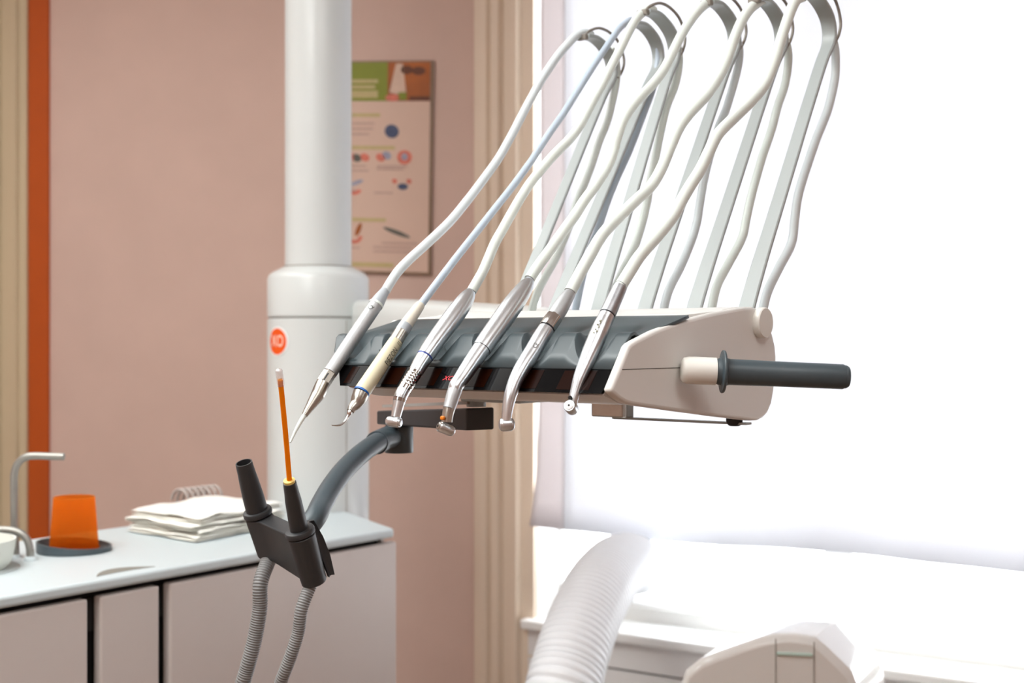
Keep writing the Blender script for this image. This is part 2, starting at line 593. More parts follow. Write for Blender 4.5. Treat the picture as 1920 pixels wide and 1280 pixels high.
# roman blind
bl = thing('roman_blind', 'white translucent fabric roman blind hanging in the bright window', 'blind', ww((T0 + T1) / 2, CZ - 0.5, 0.03))
ZB = CZ - 0.495
tA, tH = wallpt(1021), wallpt(1066)
def blind_sheet(t0, t1, z0, z1, n0, nt, nz, wave, name, m_, edge=0.0):
    mb = MB()
    vs, fs = [], []
    for j in range(nz + 1):
        for i in range(nt + 1):
            t = t0 + (t1 - t0) * i / nt
            z = z0 + (z1 - z0) * j / nz
            low = math.exp(-(z - z0) / 0.16)
            n = n0 + wave * low * (0.5 + 0.5 * math.sin(t * 11.0 + 0.7) + 0.35 * math.sin(t * 27))
            zz = z + (0.005 * low * math.sin(t * 6.5 + 1.0) if wave else 0)
            tt = t - edge * low * (1 - i / nt)
            vs.append(ww(tt, zz, n)); fs
    for j in range(nz):
        for i in range(nt):
            a = j * (nt + 1) + i
            fs.append((a, a + 1, a + nt + 2, a + nt + 1))
    mb.add(vs, fs)
    o = build(mb, name, m_, bl, smooth=60)
    s = o.modifiers.new('thick', 'SOLIDIFY'); s.thickness = 0.0012
    return o
blind_sheet(tH, T1 + 0.05, ZB, 2.62, 0.02, 60, 26, 0.012, 'fabric', 'blind')
blind_sheet(tA, tH + 0.002, ZB, 2.62, 0.022, 5, 26, 0.012, 'side_hem', 'blind_hem', edge=0.03)
mb = MB(); slab(mb, ww(tA, 2.62, 0.005), DW * (T1 + 0.05 - tA), UP * 0.05, NW * 0.04)
build(mb, 'head_rail', 'window_paint', bl, smooth=0, bevel=0.004)

# ================================================================== POSTER
PT = wallpt(812, PC, DB)
pz1 = CZ + (CY - 109) / F * (PC + DB * PT).y
pz0 = CZ + (CY - 511) / F * (PC + DB * PT).y
PWID, PHEI = 0.40, pz1 - pz0
po = thing('poster', 'framed dental-care poster with green banner and small pictures on the pink wall', 'poster', wb(PT + PWID / 2, pz0, 0.012))
rollP = math.radians(2.2)
pcen = wb(PT + PWID / 2, (pz0 + pz1) / 2, 0.0)


def pp(u, v, n):
    """u from the right edge leftwards 0..1, v from the bottom 0..1"""
    x, z = (u - 0.5) * PWID, (v - 0.5) * PHEI
    x, z = x * math.cos(rollP) - z * math.sin(rollP) * 0.35, z * math.cos(rollP) + x * math.sin(rollP)
    return pcen + DB * x + UP * z + NB * n


def prect(u0, u1, v0, v1, n, name, m_, parent=po, th=0.0006):
    mb = MB(); prism(mb, [pp(u0, v0, n), pp(u1, v0, n), pp(u1, v1, n), pp(u0, v1, n)], NB * th)
    return build(mb, name, m_, parent, smooth=0)


def pell(u, v, ru, rv, rot, n, name, m_, parent=po, arc=None, hole=0.0):
    mb = MB(); pts = []
    N = 18
    a0, a1 = arc or (0, 2 * math.pi)
    for k in range(N if not arc else N + 1):
        th = a0 + (a1 - a0) * k / N
        x, y = ru * math.cos(th), rv * math.sin(th)
        pts.append((x * math.cos(rot) - y * math.sin(rot), x * math.sin(rot) + y * math.cos(rot)))
    if arc:
        pts += [(x * 0.55, y * 0.55) for x, y in reversed(pts)]
    prism(mb, [pp(u + x / PWID, v + y / PHEI, n) for x, y in pts], NB * 0.0006)
    return build(mb, name, m_, parent, smooth=0)


prect(0, 1, 0, 1, 0.001, 'board', 'poster_frame', th=0.008)
paper = prect(0.02, 0.98, 0.012, 0.992, 0.009, 'paper', 'poster_paper', th=0.001)
ban = prect(0.33, 0.98, 0.81, 0.992, 0.0102, 'banner', 'poster_green', paper)
for k, (v, u0) in enumerate(((0.895, 0.40), (0.868, 0.42), (0.842, 0.40), (0.825, 0.40))):
    prect(u0, 0.95, v, v + 0.016, 0.0109, 'banner_lettering', 'poster_green_pale', paper)
pic = prect(0.02, 0.33, 0.81, 0.992, 0.0102, 'picture', 'poster_skin', paper)
pell(0.105, 0.95, 0.02, 0.012, 0, 0.0109, 'picture_shade', 'poster_brown', paper)
pell(0.19, 0.955, 0.018, 0.012, 0, 0.0109, 'picture_shade', 'poster_brown', paper)
prect(0.02, 0.17, 0.812, 0.832, 0.0109, 'picture_shade', 'poster_brown', paper)
mb = MB(); prism(mb, [pp(0.19, 0.83, .0109), pp(0.315, 0.85, .0109), pp(0.27, 0.985, .0109), pp(0.22, 0.985, .0109)], NB * 0.0006)
build(mb, 'picture_bottle', 'poster_pale', paper, smooth=0)
prect(0.19, 0.25, 0.815, 0.85, 0.0114, 'picture_label', 'poster_green', paper)
pell(0.29, 0.825, 0.022, 0.01, 0, 0.0114, 'picture_shade', 'poster_red', paper)
for u0, u1, v in ((0.38, 0.98, .735), (0.27, 0.98, .582), (0.33, 0.98, .243), (.27, .98, .03)):
    prect(u0, u1, v, v + (0.018 if v > .04 else .022), 0.0102, 'heading', 'poster_green_pale', paper)
for u0, u1, v in ((.42, .97, .70), (.43, .97, .675), (.46, .97, .65), (.18, .40, .50), (.2, .4, .487), (.48, .97, .50), (.46, .97, .478),
                  (.28, .42, .375), (.55, .97, .385), (.1, .36, .14), (.14, .42, .12), (.1, .42, .1), (.52, .97, .115)):
    prect(u0, u1, v, v + 0.009, 0.0102, 'text_line', 'poster_text', paper)
pell(0.295, .668, .021, .019, .3, .0102, 'illustration', 'poster_navy', paper)
for u, v, mm in ((.60, .548, 'poster_red'), (.55, .542, 'poster_dark'), (.49, .545, 'poster_red'), (.375, .545, 'poster_red'), (.33, .555, 'poster_greyblue')):
    pell(u, v, .014, .011, .4, .0102, 'illustration', mm, paper)
pell(.2, .547, .022, .020, 0, .0102, 'illustration', 'poster_red', paper)
pell(.2, .549, .009, .010, 0, .0108, 'illustration_detail', 'poster_greyblue', paper)
pell(.57, .405, .026, .022, .25, .0102, 'illustration', 'poster_red', paper, arc=(math.pi * 1.05, math.pi * 1.95))
pell(.55, .425, .022, .006, -.35, .0108, 'illustration_detail', 'poster_greyblue', paper)
pell(.21, .41, .015, .009, 0, .0102, 'illustration', 'poster_navy', paper)
for u in (.165, .27):
    pell(u, .435, .008, .007, .6, .0102, 'illustration_detail', 'poster_red', paper)
pell(.56, .175, .024, .022, 0, .0102, 'illustration', 'poster_red', paper, arc=(math.pi, 2 * math.pi))
pell(.53, .205, .007, .02, .4, .0108, 'illustration_detail', 'poster_skin', paper)
pell(.68, .155, .01, .017, 0, .0102, 'illustration', 'poster_skin', paper)
pell(.25, .195, .042, .0065, .33, .0102, 'illustration', 'poster_dark', paper)

# ================================================================== CABINET AND WORKTOP
ZW = CZ - 0.35
fA = onz(742, 990, ZW)
fC = onz(0, 1119, ZW)
E_ = (fA - fC).normalized()                       # along the cabinet front, away to the right
N_ = Vector((E_.y, -E_.x, 0))                     # out of the cabinet front
COLC = W(597, 640, 2.73); COLC.z = 0              # column axis
COLR = 0.1075


def cpt(s, n, z):
    """s along the front from the right corner (negative = left), n outwards"""
    p = fA + E_ * s + N_ * n
    return Vector((p.x, p.y, z))


DEP = 0.43
rb = onz(655, 957, ZW) - fA
rs, rn = rb.dot(E_), rb.dot(N_)
kx = rs / -rn
# worktop outline with a round cut-out where the column stands
right_end = [cpt(0, 0, 0), cpt(kx * 0.245, -0.245, 0)]
back_r = cpt(kx * 0.245, -0.245, 0)
SL = -1.25
pts = [cpt(SL, 0, 0), cpt(0, 0, 0), back_r]
cc = COLC
# arc round the column from the right end to the back edge
R = COLR + 0.006
a_start = math.atan2((back_r - cc).y, (back_r - cc).x)
pback = []
for k in range(40):
    s = SL + (0.6 - SL) * k / 39
    q = cpt(s, -DEP, 0)
    pback.append(q)
cut_pts = []
a_s = math.atan2((back_r - cc).y, (back_r - cc).x)
nearest_back = None
for q in reversed(pback):
    if (q - cc).length > R + 0.002 and q.x < cc.x:
        nearest_back = q
        break
a_e = math.atan2((nearest_back - cc).y, (nearest_back - cc).x)
while a_e > a_s: a_e -= 2 * math.pi
for k in range(1, 20):
    th = a_s + (a_e - a_s) * k / 20
    cut_pts.append(cc + R * Vector((math.cos(th), math.sin(th), 0)))
first = back_r if (back_r - cc).length > R else None
pts = [cpt(SL, 0, 0), cpt(-0.006, 0, 0), cpt(0.0, -0.006, 0)]
if first: pts.append(first)
pts += cut_pts + [nearest_back, cpt(SL, -DEP, 0)]
THK = 0.017
m = MB(); prism(m, [Vector((p.x, p.y, ZW - THK)) for p in pts], UP * THK)
wt = build(m, 'worktop', 'worktop', smooth=30, bevel=0.005, seg=3)
tag(wt, 'pale grey continuous worktop with rounded front edge on the cabinets', 'worktop')
# finger recess in the worktop: a grey crescent inlay stands for its shade
cr0, cr1 = onz(181, 1081, ZW), onz(291, 1062, ZW)
mid = (cr0 + cr1) / 2
u_ = (cr1 - cr0) / 2
w_ = -N_ * 0.036
up_, lo_ = [], []
for k in range(17):
    x = -1 + 2 * k / 16
    up_.append(mid + u_ * x + w_ * (1 - x * x))
    lo_.append(mid + u_ * x + w_ * 0.12 * (1 - x * x))
m = MB(); prism(m, [p - UP * 0.002 for p in up_ + lo_[1:-1][::-1]], UP * 0.0026)
g = build(m, 'finger_recess_shade', 'grip_shade_grey', wt, smooth=0)
g['label'] = 'grey crescent inlay coloured as the shade in a finger recess of the worktop'

cb = thing('cabinet', 'white low cabinet with three plain doors and dark gaps under the worktop', 'cabinet', cpt(-0.6, -0.2, 0))
ZD = ZW - THK - 0.009
zc = ZW - THK - 0.0015
m = MB()
outl = [cpt(SL, -0.035, 0.06), cpt(-0.012, -0.035, 0.06), cpt(kx * 0.19 - 0.012, -0.19, 0.06), cpt(kx * .19 - 0.3, -0.40, 0.06), cpt(SL, -0.40, 0.06)]
prism(m, outl, UP * (zc - 0.06))
build(m, 'carcass', 'cabinet_inside', cb, smooth=0)
m = MB(); prism(m, [cpt(SL, -0.07, 0), cpt(-0.03, -0.07, 0), cpt(-0.15, -0.30, 0), cpt(SL, -0.38, 0)], UP * 0.06)
build(m, 'plinth', 'inner_plate', cb, smooth=0)


def sfront(px, n=-0.004):
    p = fA + N_ * n
    k = (px - CX) / F
    return (k * p.y - p.x) / (E_.x - k * E_.y)


DOORN = -0.004
for p0, p1 in ((None, 165), (189, 299), (319, 744)):
    s0 = SL if p0 is None else sfront(p0)
    s1 = sfront(p1)
    m = MB()
    a0, a1 = cpt(s0, DOORN, 0.07), cpt(s1, DOORN, 0.07)
    slab(m, a0, a1 - a0, UP * (ZD - 0.07), -N_ * 0.019)
    build(m, 'door', 'cabinet_door', cb, smooth=0, bevel=0.0035, seg=3)
for p0, p1 in ((165, 189), (299, 319)):
    s0, s1 = sfront(p0), sfront(p1)
    m = MB(); slab(m, cpt(s0 - 0.02, -0.0345, ZD - 0.055), cpt(s1 + 0.02, 0, 0) - cpt(s0 - 0.02, 0, 0), UP * 0.05, N_ * 0.004)
    build(m, 'gap_plate', 'inner_plate', cb, smooth=0)
# side panel that closes the right end
m = MB(); slab(m, cpt(-0.012, -0.028, 0.06), cpt(kx * .19 - 0.012, -0.19, 0) - cpt(-0.012, -0.028, 0), UP * (zc - 0.06), E_ * 0.010)
build(m, 'side_panel', 'cabinet_door', cb, smooth=0, bevel=0.002)

# ================================================================== COLUMN
cz_seam = CZ + (CY - 594) / F * 2.62
cz_top = CZ + (CY - 508) / F * 2.62
cz_pole = CZ + (CY - 497) / F * 2.65
col = thing('unit_column', 'tall white dental unit column with round collar and orange badge', 'column', COLC)
m = MB(); lathe(m, COLC, [(COLR + .02, 0), (COLR + .02, .03), (COLR, .04), (COLR, cz_seam - .004), (COLR - .003, cz_seam - .002)], seg=64)
build(m, 'column_body', 'gloss_white', col, smooth=35)
m = MB(); lathe(m, COLC, [(COLR - .004, cz_seam - .0025), (COLR - .004, cz_seam + .0015)], seg=64)
build(m, 'collar_gap', 'strap', col, smooth=35)
m = MB(); lathe(m, COLC, [(COLR - .002, cz_seam + .0008), (COLR, cz_seam + .003), (COLR, cz_top - .012), (COLR - .004, cz_top - .003), (COLR - .012, cz_top + .003), (0.0745, cz_pole)], seg=64)
build(m, 'collar', 'gloss_white', col, smooth=35)
PR_ = 0.0705
m = MB(); lathe(m, COLC, [(PR_ + .0025, cz_pole - .004), (PR_ + .0025, cz_pole + .0022)], seg=64)
build(m, 'pole_gap', 'strap', col, smooth=35)
m = MB(); lathe(m, COLC, [(PR_, cz_pole - .002), (PR_, CEIL - .02)], seg=64)
build(m, 'pole', 'gloss_white', col, smooth=35)
m = MB(); lathe(m, COLC, [(PR_ + .03, CEIL - .03), (PR_ + .03, CEIL - 0.001)], seg=48)
build(m, 'ceiling_flange', 'gloss_white', col, smooth=35)


def colpt(ang, z, r=COLR):
    """ang 0 faces the camera, positive to the right"""
    base = math.atan2(-COLC.y, -COLC.x)
    th = base + ang
    return Vector((COLC.x + r * math.cos(th), COLC.y + r * math.sin(th), z))


def curved_patch(ang0, ang1, z0, z1, r0, th, n=6):
    mb = MB()
    ring = [[colpt(ang0 + (ang1 - ang0) * k / n, z, r) for k in range(n + 1)] for z, r in ((z0, r0), (z1, r0), (z1, r0 + th), (z0, r0 + th))]
    return loft(mb, [[ring[j][k] for j in range(4)] for k in range(n + 1)], True)


m = curved_patch(0.555, 0.57, 0.05, cz_seam - .006, COLR - .001, .0012, 1)
build(m, 'cover_seam', 'strap', col, smooth=35)
# badge with the two letters
zb = CZ + (CY - 640) / F * 2.66
abadge = -math.asin(min(.99, (597 - 522) / F * 2.68 / COLR))


def on_badge(x, y, r):
    return colpt(abadge + x / COLR, zb + y, r)


def badge_disc(rad, r0, th, name, m_, parent):
    mb = MB(); N = 40
    rings = []
    for rr in (0.0, 0.25, 0.5, 0.75, 1.0):
        rings.append([on_badge(rad * max(rr, .001) * math.cos(2 * math.pi * k / N), rad * max(rr, .001) * math.sin(2 * math.pi * k / N), r0 + th) for k in range(N)])
    rings.append([on_badge(rad * math.cos(2 * math.pi * k / N), rad * math.sin(2 * math.pi * k / N), r0 - .001) for k in range(N)])
    loft(mb, rings, True)
    return build(mb, name, m_, parent, smooth=35)


bd = badge_disc(.0305, COLR, .0012, 'badge', 'badge_rim', col)
badge_disc(.0272, COLR, .0018, 'badge_face', 'badge_orange', bd)
vs, fs = text_geo('XO', 0.030)
m = MB(); m.add([on_badge(v.x * .84 + .0015, v.y * 1.15, COLR + .0024) for v in vs], fs)
build(m, 'badge_lettering', 'badge_text', bd, smooth=0)

# swing arm from the column to the instrument bridge
arm_pts = [(COLC.x + .085, COLC.y + .02, CZ + .05), W(745, 596, 2.38), W(820, 600, 2.12), W(900, 606, 1.88), W(985, 612, 1.68), tuple(U(.17, .29, .005))]
arm_pts = cr([tuple(p) for p in arm_pts], 6)
m = MB(); rings = []
for i, p in enumerate(arm_pts):
    p = Vector(p); t = (Vector(arm_pts[min(i + 1, len(arm_pts) - 1)]) - Vector(arm_pts[max(i - 1, 0)])).normalized()
    s = Vector((t.y, -t.x, 0)).normalized(); f = i / (len(arm_pts) - 1)
    hw, hh = .03 + .02 * min(1, f * 2.5), .038 - .014 * f
    ring = []
    for k in range(20):
        th = 2 * math.pi * k / 20
        cx_, sx_ = math.cos(th), math.sin(th)
        ring.append(p + s * hw * math.copysign(abs(cx_) ** .5, cx_) + UP * hh * math.copysign(abs(sx_) ** .5, sx_))
    rings.append(ring)
loft(m, rings, True)
sw = build(m, 'swing_arm', 'gloss_white', col, smooth=50)
p = W(804, 573, 2.09)
m = MB(); box(m, p, (.0035, 0, 0), (0, .006, 0), (0, 0, .007)); build(m, 'slot', 'rubber', sw, smooth=0)

# ================================================================== INSTRUMENT BRIDGE
ub = thing('instrument_bridge', 'white dental instrument bridge with grey padded rests, hose arms and side handle', 'dental unit', U(.19, .14, -.09))


def z3(zx, zy):                                   # reading of the side outline -> (b, z)
    p, d = PA(1100 + zx / 3.69, 540 + zy / 3.69, 0.0)
    return ab(p)[1], ab(p)[2]


side_out = [z3(*q) for q in ((165, 712), (205, 615), (250, 505), (292, 400), (310, 380), (345, 358), (480, 290), (600, 246), (700, 215), (820, 184), (900, 165),
                             (1000, 146), (1090, 131), (1150, 128), (1176, 136), (1220, 180), (1268, 250), (1290, 320), (1308, 400), (1315, 480), (1310, 600), (1300, 700), (1283, 800),
                             (1255, 868), (1225, 900), (1190, 916), (1140, 918), (900, 890), (600, 850), (320, 810), (270, 795), (230, 770), (195, 740))]
m = MB(); prism(m, [U(0, b, z) for b, z in side_out], A2 * 0.0095)
build(m, 'end_panel', 'unit_white', ub, smooth=35, bevel=0.0035, seg=3)
# main housing: same outline with the front lowered for the rests
zb_, zt_ = -0.0455, -0.0242


def bf(z):
    return 0.0335 + 0.84 * z


lower = [q for q in side_out[11:]]
prof = [(bf(zb_) + .004, zb_), (bf(zt_) + .004, zt_ - .001), (.060, -.0245), (.095, -.004), (.112, .0165), (.124, .0245), (.16, .0275), (.2, .0305)] + lower
prof = [q for q in prof]
prof = [(b, max(z, -.0575)) for b, z in prof]
prof[-1] = (bf(zb_) + .003, zb_ - .0015)


def aend(z):
    return .386 + 1.0 * min(z, 0.006) if z > -.06 else .326 + .55 * (z + .06)


m = MB()
loft(m, [[U(.0093, b, z) for b, z in prof], [U(.19, b, z) for b, z in prof], [U(aend(z) - .012, b, z) for b, z in prof], [U(aend(z) - .004, b * .96 + .004, z * .97) for b, z in prof]], True)
build(m, 'housing', 'unit_white', ub, smooth=35)
# glossy black display strip
m = MB()
q0, q1 = (bf(zb_), zb_), (bf(zt_), zt_)
loft(m, [[U(a, q0[0], q0[1]), U(a2, q1[0], q1[1]), U(a2, q1[0] + .006, q1[1]), U(a, q0[0] + .006, q0[1])] for a, a2 in ((.0097, .0097), (aend(zb_) - .002, aend(zt_) - .002))], True)
strip = build(m, 'display_strip', 'black_gloss', ub, smooth=0)
for p0, p1 in ((651, 664), (690, 752), (776, 820), (852, 914), (958, 1011), (1049, 1110)):
    aa, a2_ = sol_a(p0, .003), sol_a(p1, .003)
    m = MB(); loft(m, [[U(q, bf(zb_ + .0028) - .0003, zb_ + .0028), U(q, bf(zt_ - .002) - .0003, zt_ - .002), U(q, bf(zt_ - .002) + .002, zt_ - .002), U(q, bf(zb_ + .0028) + .002, zb_ + .0028)] for q in (a2_, aa)], True)
    build(m, 'display_window', 'display_brown', strip, smooth=0)
vs, fs = text_geo('XO', 0.0105)
ax_ = sol_a(841, .003)
nrm = -(B2 * 1.0 - UP * .84).normalized()
m = MB()
sl = (B2 * .84 + UP).normalized()
c0 = U(ax_, bf(-.0355), -.0355)
m.add([c0 - A2 * (v.x * .8 + v.y * .18) + sl * v.y * .72 - B2 * .0006 for v in vs], fs)
build(m, 'display_digits', 'led_red', strip, smooth=0)
# grey rests
GC = [.352, .292, .230, .167, .104, .0405]          # groove centres
NA = 420


def pad_z(a, b):
    zr = -.0012 + (b - .033) * .296 + .0066 * (1 - sstep(.044, .055, b))
    dep = 0
    for g in GC:
        u = ((g - a) / .0240 + 1) / 2
        if 0 < u < 1:
            dep = max(dep, 1 - max(0, 1 - u / .60) ** 2.0 if u < .66 else 1 - sstep(.70, .985, u))
    fade = 1 - sstep(.042, .085, b)
    return zr - .0235 * dep * fade


m = MB(); rows = None; vs = []; fs = []
a_lo, a_hi = .0035, .388
bs = [0.0] + [.033 + .088 * (k / 18) ** 1.1 for k in range(19)]
NR = len(bs) + 2
for i in range(NA + 1):
    f = i / NA
    for j in range(NR):
        if j < 3:
            a = a_lo + (a_hi - a_lo) * f
            ztop = pad_z(a, .033)
            z = zt_ + (ztop - .0012 - zt_) * (j / 2)
            b = bf(z) - .001
            ahi2 = min(a_hi, a_hi + z * 1.0)
            a = .0105 + (ahi2 - .0105) * f if j < 2 else .008 + (a_hi - .008) * f
        else:
            b0 = bf(pad_z(a_lo + (a_hi - a_lo) * f, .033)) + .0012
            b = b0 + (.121 - b0) * ((j - 3) / (NR - 4)) ** 1.15
            lo = .008 - .010 * sstep(.05, .121, b)
            hi = a_hi - .012 * sstep(.05, .121, b)
            a = lo + (hi - lo) * f
            z = pad_z(a_lo + (a_hi - a_lo) * f, max(b, .033))
        vs.append(U(a, b, z))
for i in range(NA):
    for j in range(NR - 1):
        q = i * NR + j
        fs.append((q, q + 1, q + NR + 1, q + NR))
m.add(vs, fs)
pad = build(m, 'rest_pad', 'pad', ub, smooth=33)
s = pad.modifiers.new('thick', 'SOLIDIFY'); s.thickness = .003; s.offset = -1
me = pad.data
if sum(p.normal.z for p in me.polygons) < 0:
    me.flip_normals()
# seam of the end panel
b0, b1 = .0135, ab(PA(1283, 693, 0)[0])[1]
m = MB(); slab(m, U(-.00025, b0, -.0248), B2 * (b1 - b0), UP * .0006, A2 * .002); build(m, 'panel_seam', 'groove', ub, smooth=0)
# pivot knob
kc, kd = PA(1424, 605, 0)
m = MB(); lathe(m, kc + A2 * .001, [(.0152, 0), (.0158, .002), (.0158, .0075), (.0148, .0088)], axis=-A2, seg=40)
build(m, 'pivot_cap', 'cream_plastic', ub, smooth=35)
# handle
hd = 1.185
h0, h1 = W(1281, 694, hd + .012), W(1342, 696, hd)
hdir = (W(1590, 706.5, hd) - W(1342, 696, hd)).normalized()
rad = 52 / 2 / F * hd
m = MB(); lathe(m, h1, [(rad * .7, -.032), (rad * .9, -.030), (rad * .98, -.026), (rad * 1.0, -.020), (rad * .99, 0)], axis=hdir, seg=36)
hs = build(m, 'handle_socket', 'cream_plastic', ub, smooth=40)
hr = 49 / 2 / F * hd
px2m = hd / F
m = MB(); lathe(m, h1, [(hr * .95, .0005), (hr * 1.02, .0025), (hr * 1.06, 9 * px2m), (hr * 1.18, 10 * px2m), (hr * 1.62, 11 * px2m), (hr * 1.66, 13 * px2m),
                        (hr * 1.62, 16 * px2m), (hr * 1.2, 17.5 * px2m), (hr * 1.06, 20 * px2m), (hr * 1.0, 26 * px2m), (hr * .97, 130 * px2m), (hr * .965, 238 * px2m), (hr * .93, 240 * px2m)], axis=hdir, seg=40)
hg = build(m, 'handle_grip', 'dark_grey', ub, smooth=40)
m = MB(); lathe(m, h1, [(hr * .88, 239.5 * px2m), (hr * .9, 241 * px2m), (hr * .88, 245 * px2m), (hr * .78, 249 * px2m), (hr * .4, 250.5 * px2m)], axis=hdir, seg=36)
build(m, 'grip_end', 'dark_grey', hg, smooth=40)
# underside: rubber foot, rail, mounting blocks
fp, _ = PA(1377, 787, .016)
m = MB(); lathe(m, fp + UP * .003, [(.0085, 0), (.0085, -.004), (.0078, -.006), (.006, -.0085), (.0045, -.0092)], seg=24)
build(m, 'rubber_foot', 'rubber', ub, smooth=40)
m = MB(); slab(m, U(.145, .236, -.083), A2 * .02, B2 * .012, UP * .027); build(m, 'rail_bracket', 'arm_grey', ub, smooth=0)
m = MB(); slab(m, U(.001, .236, -.0845), A2 * .164, B2 * .012, UP * .0022); build(m, 'rail', 'arm_grey', ub, smooth=0)
m = MB(); slab(m, U(.120, .19, -.0795), A2 * .04, B2 * .008, UP * .0225); build(m, 'mounting_block', 'warm_steel', ub, smooth=0, bevel=.0015)
m = MB(); slab(m, U(.225, .15, -.0665), A2 * .085, B2 * .05, UP * .010); build(m, 'mounting_block', 'arm_grey', ub, smooth=0, bevel=.0015)

# spring arms that carry the hoses
ARM_A = [.327, .268, .206, .143, .080, .017]
hook6 = [(1400.5, 590), (1401, 575), (1424, 494), (1449, 413), (1482, 305), (1514, 200), (1540, 118), (1552, 88), (1555.5, 66), (1553, 42), (1546, 22), (1535, 4), (1523, -8), (1508, -12)]
arm_prof = []
for px, py in hook6:
    p, d = PA(px, py, .017)
    _, b, z = ab(p)
    arm_prof.append((b, z))
arm_w = [.0182, .0182, .0172, .0162, .0156, .0152, .0150, .0160, .0172, .0180, .0185, .0188, .0188, .0185]
arm_t = [.0052, .0052, .0050, .0048, .0046, .0046, .0052, .0056, .0050, .0046, .0044, .0044, .0046, .0052]
SHEAR = [.008, .030, -.036, .004, .004, 0.0]
LIFT = [0.0, .012, .003, .012, .005, 0.0]
z0a, z1a = arm_prof[1][1], arm_prof[-1][1]
for i, a in enumerate(ARM_A):
    P = []
    for (b, z), w, t in zip(arm_prof, arm_w, arm_t):
        f = (z - z0a) / (z1a - z0a)
        P.append((b + SHEAR[i] * f, z + LIFT[i] * max(f, 0), w, t))
    P = cr(P, 5)
    pts = [U(a, q[0], q[1]) for q in P]
    m = MB(); flat_sweep(m, pts, [q[2] for q in P], [q[3] for q in P], A2)
    arm = build(m, 'hose_arm', 'arm_grey', ub, smooth=40)
    # end clip and retaining strap
    pe, pd = pts[-1], (pts[-1] - pts[-3]).normalized()
    m = MB(); box(m, pe + pd * .0025 - UP * .001, pd * .004, A2 * .0072, pd.cross(A2).normalized() * .0036); build(m, 'end_clip', 'strap', arm, smooth=0, bevel=.0015)
    outp = []
    b_e, z_e = P[-1][0], P[-1][1]
    for px, py in ((1511, -8), (1513, -17), (1521, -25), (1536, -29), (1553, -18), (1568, 5), (1576, 40), (1573, 64), (1565, 80)):
        _, sb, sz = ab(PA(px, py, .014)[0])
        outp.append(tuple(U(a - .003, b_e + sb - arm_prof[-1][0], z_e + sz - arm_prof[-1][1])))
    m = MB(); sweep(m, cr(outp, 5), .0018, seg=8); build(m, 'retaining_strap', 'strap', arm, smooth=60)

RET = [  # supply hoses, read from the top down
    [(1146, 90), (1155, 112), (1156, 150), (1146, 200), (1137, 233), (1123, 267), (1110, 308), (1097, 342), (1083, 375), (1072, 410), (1057, 450), (1040, 488), (1022, 520), (1007, 550), (994, 592)],
    [(1232, 80), (1234, 110), (1226, 160), (1207, 213), (1193, 250), (1177, 290), (1157, 333), (1140, 375), (1128, 410), (1117, 440), (1105, 470), (1092, 520), (1077, 590)],
    [(1265, 70), (1273, 95), (1272, 130), (1264, 165), (1250, 200), (1238, 250), (1228, 300), (1220, 338), (1211, 390), (1197, 442), (1182, 480), (1167, 510), (1150, 550), (1140, 592)],
    [(1379, 62), (1386, 85), (1386, 110), (1380, 142), (1363, 200), (1347, 240), (1330, 295), (1319, 342), (1311, 390), (1307, 415), (1297, 450), (1276, 500), (1254, 544), (1242, 590)],
    [(1470, 64), (1477, 88), (1478, 117), (1472, 158), (1458, 200), (1447, 242), (1430, 292), (1418, 333), (1407, 375), (1399, 412), (1391, 447), (1366, 494), (1344, 537), (1332, 590)],
    [(1557, 60), (1565, 84), (1567, 117), (1565, 150), (1554, 200), (1543, 230), (1530, 262), (1517, 300), (1503, 343), (1495, 375), (1490, 412), (1484, 456), (1460, 503), (1439, 547), (1428, 590)]]
for i, (a, P) in enumerate(zip(ARM_A, RET)):
    pts = cr([tuple(PA(px, py, a)[0]) for px, py in P], 5)
    r = .0044 if i == 1 else .0050
    m = MB(); sweep(m, pts, [r * (.75 + .25 * min(1, k / 8)) for k in range(len(pts))], seg=14)
    build(m, 'supply_hose', 'hose_blue' if i == 1 else ('hose_cool' if i in (3, 5) else 'hose_white'), ub, smooth=60)

# ================================================================== HANDPIECES
HA = [.352, .283, .225, .162, .103, .0385]


def hp_path(rows, a, per=5):
    q = []
    for px, py, w in rows:
        p, d = PA(px, py, a)
        q.append((*p, w * 1.04 / 2 / F * d))
    q = cr(q, per)
    return [Vector(x[:3]) for x in q], [x[3] for x in q]


def hp_part(rows, a, name, m_, parent, per=5, fn=None, seg=28, cap=True):
    pts, rad = hp_path(rows, a, per)
    mb = MB(); sweep(mb, pts, rad, seg=seg, fn=fn, cap=cap, ref=A2)
    return build(mb, name, m_, parent, smooth=32)


def hp_hose(i, rows, w, m_, parent):
    a0, a1 = HA[i], ARM_A[i]
    n = len(rows)
    out = []
    for k, (px, py) in enumerate(rows):
        f = k / (n - 1)
        a = a1 + (a0 - a1) * f
        p, d = PA(px, py, a)
        out.append(tuple(p))
    pts = cr(out, 5)
    mb = MB(); sweep(mb, pts, w, seg=16)
    return build(mb, 'hose', m_, parent, smooth=60)


def ring_at(p0, p1, r, name, m_, parent, seg=28):
    ax = (p1 - p0)
    mb = MB(); lathe(mb, p0, [(r * .985, 0), (r, ax.length * .15), (r, ax.length * .85), (r * .985, ax.length)], axis=ax, seg=seg)
    return build(mb, name, m_, parent, smooth=40)


